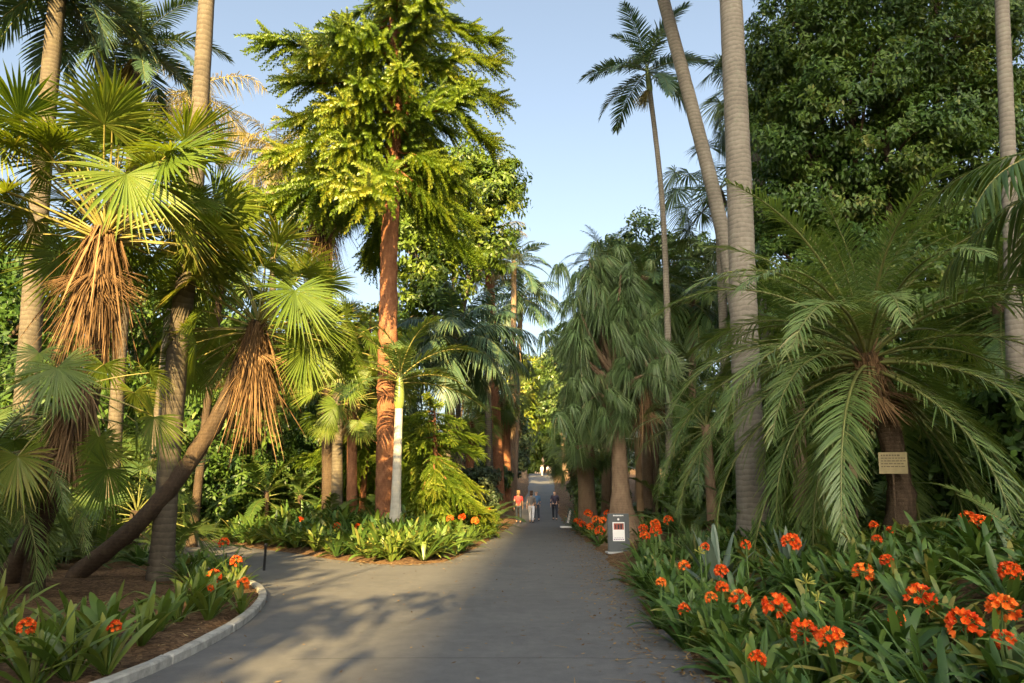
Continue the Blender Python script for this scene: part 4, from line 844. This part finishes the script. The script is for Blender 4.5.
ribbons(mb, b, d, nrm(np.cross(d, [0,0,1.])+.2*rg.normal(size=(N,3))), np.repeat(rg.uniform(.4,1.0,len(P)), n)*(.6+.5*rg.random(N)), .07+.05*rg.random(N), .55, [0,.3,.6,.85,1], [.4,.9,1,.6,.05], 0, np.clip(np.repeat(.45+.2*rg.normal(size=len(P)), n)+.12*rg.normal(size=N),0,1), .3)
setting('ground_cover', mb.mesh('ground_cover', [M['broad']]), 'stuff')
# leaf litter
mb = MB(); N = 7000; q = []
while len(q) < N:
    k = rg.random()
    if k < .55: y = rg.uniform(4,34)**1.0; x = edge_r(y)-abs(rg.normal())*.5+.15; z = .006
    elif k < .7: y = rg.uniform(3,30); x = rg.uniform(-3.2,2); z = .006; 
    elif k < .85: p = ISL_S[rg.integers(4,len(ISL_S)-6)]; x = p[0]+rg.normal()*.35; y = p[1]-abs(rg.normal())*.3; z = .004
    else:
        y = rg.uniform(5,14); x = -3.4-abs(rg.normal())*2.2; z = None
    if k >= .55 and k < .7 and rg.random() < .55: continue
    if z is None or x > edge_r(y): z = gz(x,y)+.012
    q.append((x,y,z+.004))
b = np.array(q); a = rg.random(N)*6.283; d = nrm(np.stack([np.cos(a), np.sin(a), .12*rg.normal(size=N)], -1)); w = nrm(np.cross(d, [0,0,1.])+.15*rg.normal(size=(N,3)))
ribbons(mb, b, d, w, .04+.06*rg.random(N)**2, .012+.02*rg.random(N), -.1, [0,.5,1], [.2,1,.1], 0, rg.random(N))
M2 = 60; b = np.array([(edge_r(y)-abs(rg.normal())*.6, y, .01) for y in rg.uniform(4,20,M2)]); a = rg.random(M2)*6.283; d = np.stack([np.cos(a), np.sin(a), 0*a], -1)
ribbons(mb, b, d, nrm(np.cross(d, [0,0,1.])), .15+.35*rg.random(M2), .012, 0, [0,.5,1], [1,1,.3], 0, .8)
setting('leaf_litter', mb.mesh('leaf_litter', [M['litter']]), 'stuff')

# ------------------------------------------------------------------ signs, posts, stand
M['sign'] = solid('sign_grey', (.075,.085,.092), .45, .12, 5); M['base'] = solid('sign_base_metal', (.4,.4,.4), .5, .12, 5)
M['white'] = solid('white_print', (.78,.78,.78), .6, .04); M['pic'] = solid('poster_picture', (.3,.07,.05), .6, .6, 9); M['ink'] = solid('purple_ink', (.2,.1,.22), .6, .1); M['dk'] = solid('dark_print', (.03,.025,.03), .6, .2)
M['plaque'] = solid('tan_plaque', (.21,.175,.095), .6, .2, 9); M['plq_ink'] = solid('plaque_lettering', (.085,.065,.035), .6, .1)
M['black'] = solid('black_paint', (.015,.015,.016), .5, .2); M['wood'] = barkmat('weathered_post_wood', (.1,.06,.035), (.2,.13,.075), (.3,.2,.12), 2, .1, 16, .006, .1); M['cap'] = solid('lamp_cap_white', (.6,.6,.57), .5, .1)
def quick(fn, mats, name): m = MB(); fn(m); return m.mesh(name, mats, False)
sx, sy = at(619,550,19.4)[0], 19.4
rt = thing('information_sign', 'dark grey upright sign with a small poster on a pale base plate', 'sign', (sx,sy,.01)); rt.rotation_euler = (0,0,R(4))
part('panel', quick(lambda m: box(m, (0,0,.55), (.6,.07,1.0), 0, .5, .012), [M['sign']], 'panel'), rt)
part('base_plate', quick(lambda m: box(m, (.03,-.02,.025), (.76,.42,.05), 0, .5, .01), [M['base']], 'base_plate'), rt)
def poster(m):
    box(m, (0,-.0385,.575), (.33,.006,.5), 0)
    box(m, (0.005,-.0425,.71), (.28,.003,.17), 1)
    for k, w_ in enumerate((.05,.07,.06)): box(m, (-.08+k*.075,-.045,.70), (w_*.7,.003,.10+.02*k), 3)
    for k in range(5): box(m, (-.12+.06*k,-.0425,.37), (.045,.003,.022), 2)
    for k in range(4): box(m, (-.1+.065*k,-.0425,.41), (.05,.003,.01), 2)
po = part('poster', quick(poster, [M['white'], M['pic'], M['ink'], M['dk']], 'poster'), rt)
def hdr(m):
    for k in range(9): box(m, (-.13+.0325*k,-.0375,1.0), (.024,.004,.03 if k%3 else .036), 0)
part('heading', quick(hdr, [M['white']], 'heading'), rt)
def emb(m):
    for k in range(4): 
        c, s_ = math.cos(k*R(45)), math.sin(k*R(45)); box(m, (0,-.0375-.0004*k,.90), (.062,.004,.014), 0, .5, 0, [[c,0,-s_],[0,1,0],[s_,0,c]])
part('emblem', quick(emb, [M['white']], 'emblem'), rt)
# plaques
def plaque(p, w_, h_, name, label, lines=5, rx=0, rz=0, stake=None):
    rt = thing(name, label, 'plaque', p); rt.rotation_euler = (rx,0,rz)
    part('plate', quick(lambda m: box(m, (0,0,0), (w_,.012,h_), 0, .5, .003), [M['plaque']], 'plate'), rt)
    def ln(m):
        rg_ = random.Random(int(w_*1000))
        for k in range(lines):
            x = -w_*.42
            while x < w_*(.42 if k else .2):
                l = rg_.uniform(.02,.055)*w_/.4; 
                if x+l > w_*.44: break
                box(m, (x+l/2,-.0075,h_*.36-k*h_*.13), (l,.003,h_*(.05 if k else .08)), 0); x += l+.012
    part('lettering', quick(ln, [M['plq_ink']], 'lettering'), rt)
    if stake: part('stake', quick(lambda m: box(m, (0,.02,-stake/2), (.03,.02,stake), 0), [M['bark_dark']] , 'stake'), rt)
plaque(at(893,463,11.1), .44, .34, 'plaque', 'tan lettered plaque hung on the date palm trunk', 5, R(8), R(-6), 1.4)
plaque(at(853,470,11.9), .14, .29, 'plaque', 'narrow tan plaque on a stick left of the larger plaque', 3, 0, R(10), 1.6)
plaque(at(1021,437,11.0), .16, .24, 'plaque', 'small pale tag at the right edge of the view', 3, 0, 0, 1.9)
# lamp post
lx, ly = gx(640,26.5), 26.5; lz = gz(lx,ly); H = at(640,428,26.5)[2]-lz
rt = thing('lamp_post', 'brown timber lamp post with a pale domed cap behind the swollen trunk', 'lamp post', (lx,ly,lz))
mb = MB(); tube(mb, [(0,0,-.1),(0,0,H*.5),(-.02,0,H-.35)], [.14,.13,.12], 12, 0); part('post', mb.mesh('post', [M['wood']]), rt)
mb = MB(); lathe(mb, [(.001,.36),(.04,.34),(.06,.28),(.16,.2),(.2,.1),(.2,.05),(.12,.0),(.12,-.03)], 16, 0, .5, (-.02,0,H-.35)); part('cap', mb.mesh('cap', [M['cap']]), rt)
mb = MB(); tube(mb, [(-.1,0,H-.42),(-.45,0,H-.4)], [.02,.02], 6, 0); part('arm', mb.mesh('arm', [M['cap']]), rt)
# marker posts
x, y = gpt(264,570); mb = MB(); lathe(mb, [(.028,-.1),(.028,.5),(.034,.505),(.034,.53),(.02,.55),(.001,.555)], 10, 0)
tag(part('marker_post', mb.mesh('marker_post', [M['black']]), None, (x,y,0)), 'thin black marker post at the back of the kerbed bed', 'post')
x, y = gpt(403,553); y += .35; mb = MB(); lathe(mb, [(.05,-.1),(.05,.3),(.06,.31),(.06,.36),(.045,.39),(.001,.4)], 10, 0)
tag(part('marker_post', mb.mesh('marker_post', [M['base']]), None, (x,y,0)), 'short pale post at the front of the island bed', 'post')
# small leaning stand
x, y = gpt(566,528); rt = thing('small_sign_stand', 'small leaning sign stand with a white foot at the right path edge', 'sign', (x,y,.01))
part('foot', quick(lambda m: box(m, (0,0,.04), (.55,.4,.08), 0, .5, .015), [M['white']], 'foot'), rt)
ct, st_ = math.cos(R(14)), math.sin(R(14)); rm = [[ct,0,st_],[0,1,0],[-st_,0,ct]]
part('board', quick(lambda m: box(m, (.18,0,.48), (.3,.05,.8), 0, .5, .01, rm), [M['sign']], 'board'), rt)
part('stripe', quick(lambda m: box(m, (.16,-.028,.52), (.1,.006,.6), 0, .5, 0, rm), [M['white']], 'stripe'), rt)

# ------------------------------------------------------------------ far building
bx, by = gx(541,150), 150; bz = gz(bx,by)-.2
M['peach'] = solid('peach_render', (.62,.42,.26), .85, .1, 2); M['roof'] = solid('roof_tile', (.25,.12,.08), .8, .2); M['glass'] = solid('dark_window', (.03,.035,.04), .15, .1)
rt = thing('peach_building', 'peach rendered building at the far end of the path', 'building', (bx,by,bz))
part('wall', quick(lambda m: box(m, (0,0,2.3), (4.4,6,4.6), 0), [M['peach']], 'wall'), rt)
mb = MB(); mb.add([(-2.6,-3.5,4.6),(2.6,-3.5,4.6),(2.6,3.5,4.6),(-2.6,3.5,4.6),(-1.2,0,6.2),(1.2,0,6.2)], [(0,1,5,4),(2,3,4,5)]); mb.add([(-2.6,-3.5,4.6),(-2.6,3.5,4.6),(-1.2,0,6.2),(2.6,-3.5,4.6),(2.6,3.5,4.6),(1.2,0,6.2)], [(0,2,1),(3,4,5)]); part('roof', mb.mesh('roof', [M['roof']], False), rt)
for k in (-1,1): part('window', quick(lambda m: box(m, (0,0,0), (.9,.06,1.5), 0), [M['glass']], 'window'), rt, (k,-3.02,3))

# ------------------------------------------------------------------ people
def skin_mesh(name, joints, edges, mats, rootv=0, sub=1):
    me = bpy.data.meshes.new(name+'_cage'); me.from_pydata([j[0] for j in joints], edges, [])
    o = bpy.data.objects.new(name+'_cage', me); COL.objects.link(o)
    md = o.modifiers.new('skin','SKIN'); md.use_smooth_shade = True
    for i, j in enumerate(joints):
        r = j[1]; me.skin_vertices[0].data[i].radius = (r, r) if not hasattr(r,'__len__') else r
    me.skin_vertices[0].data[rootv].use_root = True
    s = o.modifiers.new('sub','SUBSURF'); s.levels = sub; s.render_levels = sub
    dg = bpy.context.evaluated_depsgraph_get(); out = bpy.data.meshes.new_from_object(o.evaluated_get(dg)); out.name = name
    bpy.data.objects.remove(o); out.materials.clear()
    for m in mats: out.materials.append(m)
    return out
SK = solid('skin', (.5,.3,.21), .55, .08)
def person(x, y, label, shirt, trousers, hair, H=1.7, rz=0, stride=.24, group=None, bag=None, sleeve=True, longhair=False, arm=0.0, hat=None):
    z = float(slope(y))+.005 if y > 45 else .005; rt = thing('person', label, 'person', (x,y,z), group); rt.rotation_euler = (0,0,rz); k = H/1.7
    def J(*a): return tuple(q*k for q in a)
    L1, R1 = stride, -stride
    J_ = [(J(0,0,.95),.12*k),(J(0,.0,1.12),.115*k),(J(0,.01,1.3),.125*k),(J(0,0,1.43),.075*k),(J(0,.01,1.5),.05*k),(J(0,.03,1.6),.085*k),(J(0,.03,1.66),.07*k)]
    E = [(0,1),(1,2),(2,3),(3,4),(4,5),(5,6)]
    def ch(pts, start):
        prev = start
        for p, r in pts:
            J_.append((J(*p), r*k)); E.append((prev, len(J_)-1)); prev = len(J_)-1
        return prev
    for s, f in ((-1,L1),(1,R1)):
        ch([((s*.1,0,.88),.09),((s*.1,f*.45+.03,.5),.06),((s*.1,f-.02,.1),.042),((s*.105,f+.0,.045),.04),((s*.11,f+.15,.03),.032)], 0)
        w = ch([((s*.18,0,1.39),.055),((s*.225,-f*.3-.03,1.13),.042),((s*.235,-f*.8+.03+arm,.9),.03)], 2)
        w2 = ch([((s*.24,-f*.85+.04+arm,.82),.033)], w)
        for q in range(4):
            dx = (q-1.5)*.018; ln = (.07,.082,.078,.06)[q]
            ch([((s*.24-.005*s, -f*.85+.04+arm+dx, .79),.009),((s*.235, -f*.85+.045+arm+dx*1.1, .79-ln*.5),.0085),((s*.225, -f*.85+.05+arm+dx*1.1, .79-ln),.008)], w2)
        ch([((s*.225,-f*.85+.075+arm,.81),.01),((s*.215,-f*.85+.09+arm,.775),.009)], w2)
        ch([((s*.088,.03,1.6),.014)], 5)
    ch([((0,.125,1.585),.013)], 5)
    part('body', skin_mesh('body', J_, E, [SK], 0, 1), rt)
    # clothes: same skeleton, a little fuller
    S = [(J(0,0,.86),.15*k),(J(0,0,1.12),.13*k),(J(0,.01,1.32),.142*k),(J(0,0,1.44),.075*k)]; SE = [(0,1),(1,2),(2,3)]
    for s, f in ((-1,L1),(1,R1)):
        S += [(J(s*.18,0,1.39),.07*k),(J(s*.215,-f*.2-.02,1.18),.058*k)]; SE += [(2,len(S)-2),(len(S)-2,len(S)-1)]
        if sleeve: S.append((J(s*.234,-f*.7+.02+arm,.95),.042*k)); SE.append((len(S)-2,len(S)-1))
    part('top', skin_mesh('top', S, SE, [shirt]), rt)
    T = [(J(0,0,.96),.13*k)]; TE = []
    for s, f in ((-1,L1),(1,R1)):
        T += [(J(s*.1,0,.87),.105*k),(J(s*.1,f*.45+.03,.5),.076*k),(J(s*.1,f-.015,.12),.06*k)]; n_ = len(T); TE += [(0,n_-3),(n_-3,n_-2),(n_-2,n_-1)]
    part('trousers', skin_mesh('trousers', T, TE, [trousers]), rt)
    for s, f in ((-1,L1),(1,R1)):
        part('shoe', skin_mesh('shoe', [(J(s*.105,f-.05,.05),.05*k),(J(s*.105,f+.05,.045),.05*k),(J(s*.11,f+.17,.035),.04*k)], [(0,1),(1,2)], [M['dk']]), rt)
    hp = [(J(0,-.005,1.63),.095*k),(J(0,.02,1.69),.085*k)]
    if longhair: hp.append((J(0,-.06,1.47),.07*k)); he = [(0,1),(0,2)]
    else: he = [(0,1)]
    part('hair', skin_mesh('hair', hp, he, [hair]), rt)
    if hat is not None:
        mb = MB(); lathe(mb, [(.17,1.66),(.1,1.68),(.1,1.76),(.06,1.79),(.001,1.795)], 14, 0, .5, (0,.02,0)); part('hat', mb.mesh('hat', [hat]), rt)
    if bag is not None:
        mb = MB(); box(mb, (-.22*k,-.1,1.0*k), (.14,.3,.34), 0, .5, .04); tube(mb, [(-.22*k,-.1,1.16*k),(-.17*k,-.06,1.44*k),(0.05,.1,1.36*k)], .012, 5, 0)
        o = part('shoulder_bag', mb.mesh('shoulder_bag', [bag])); o.parent = None; o.matrix_world = Matrix.Translation((x,y,z)) @ Matrix.Rotation(rz,4,'Z')
        tag(o, 'dark shoulder bag carried by the walker in the red top', 'bag')
cl = lambda n, c: solid(n, c, .8, .15, 20)
HB = cl('brown_hair', (.07,.04,.025)); HG = cl('grey_hair', (.35,.33,.3)); HD = cl('dark_hair', (.015,.012,.01)); HF = cl('fair_hair', (.3,.19,.09))
DN = cl('dark_denim', (.03,.04,.06)); NV = cl('navy', (.018,.02,.035)); RED = cl('coral_red', (.75,.07,.07)); GR = cl('grey_marl', (.16,.15,.15)); WH = cl('pale_cotton', (.62,.62,.68)); BL = cl('mid_blue', (.06,.13,.24)); PU = cl('dark_plum', (.035,.03,.055)); BK = cl('black_cloth', (.012,.012,.014))
x, y = gpt(518.5,523.5); person(x, y, 'walker in a coral red top and dark trousers, leftmost of the group', RED, DN, HF, 1.72, 0, .26, sleeve=False, longhair=True, bag=BK)
x, y = gpt(531.5,523); person(x, y, 'walker in a grey top and pale trousers in the middle of the path', GR, WH, HB, 1.7, R(-8), .22, longhair=True)
x, y = gpt(536.5,521); person(x, y, 'grey-haired walker in a blue shirt partly behind the one in grey', BL, DN, HG, 1.74, R(6), .25)
x, y = gpt(555,520.5); person(x, y, 'walker in a dark plum shirt and navy trousers, alone at right of the path', PU, NV, HD, 1.76, R(-5), .27)
yy_ = 112; person(gx(542.2,yy_), yy_, 'distant person in white far up the path, on the left', WH, WH, HD, 1.75, R(170), .1)
person(gx(548.5,yy_+1), yy_+1, 'distant person in white top and dark trousers far up the path, on the right', WH, BK, HD, 1.75, R(185), .1)

# ------------------------------------------------------------------ light, sky, render settings
SUN_EL, SUN_AZ = 23.0, 3.0          # azimuth: degrees the light drifts to the right as it travels away from the viewer
d = Vector((math.sin(R(SUN_AZ))*math.cos(R(SUN_EL)), math.cos(R(SUN_AZ))*math.cos(R(SUN_EL)), -math.sin(R(SUN_EL))))
sl = bpy.data.lights.new('sun', 'SUN'); sl.energy = 5; sl.angle = R(.5); sl.color = (1,.71,.3)
so = bpy.data.objects.new('sun', sl); COL.objects.link(so); so.rotation_euler = d.to_track_quat('-Z','Y').to_euler(); so.location = (-20,-40,30)
w = bpy.data.worlds.new('World'); scene.world = w; w.use_nodes = True; nt = w.node_tree; nt.nodes.clear()
sky = nt.nodes.new('ShaderNodeTexSky'); sky.sky_type = 'NISHITA'; sky.sun_disc = False; sky.sun_elevation = R(SUN_EL)
sd = -d; sky.sun_rotation = math.atan2(sd.x, sd.y); sky.air_density = 1.0; sky.dust_density = 5.5; sky.ozone_density = .7
bg = nt.nodes.new('ShaderNodeBackground'); bg.inputs[1].default_value = .07
ow = nt.nodes.new('ShaderNodeOutputWorld'); hs = nt.nodes.new('ShaderNodeHueSaturation'); hs.inputs['Saturation'].default_value = .74; mm = nt.nodes.new('ShaderNodeMix'); mm.data_type = 'RGBA'; mm.blend_type = 'MULTIPLY'; mm.inputs[0].default_value = 1; mm.inputs[7].default_value = (.93,.97,.95,1)
nt.links.new(sky.outputs[0], hs.inputs['Color']); nt.links.new(hs.outputs[0], mm.inputs[6]); nt.links.new(mm.outputs[2], bg.inputs[0]); nt.links.new(bg.outputs[0], ow.inputs[0])
vs_ = scene.view_settings; vs_.view_transform = 'Standard'; vs_.look = 'None'; vs_.exposure = 2.45; vs_.gamma = 1; vs_.use_curve_mapping = False
scene.render.engine = 'CYCLES'; c = scene.cycles
c.use_denoising = True; c.max_bounces = 6; c.diffuse_bounces = 3; c.glossy_bounces = 2; c.transmission_bounces = 3; c.transparent_max_bounces = 4
c.use_adaptive_sampling = True; c.adaptive_threshold = .02; c.sample_clamp_indirect = 6
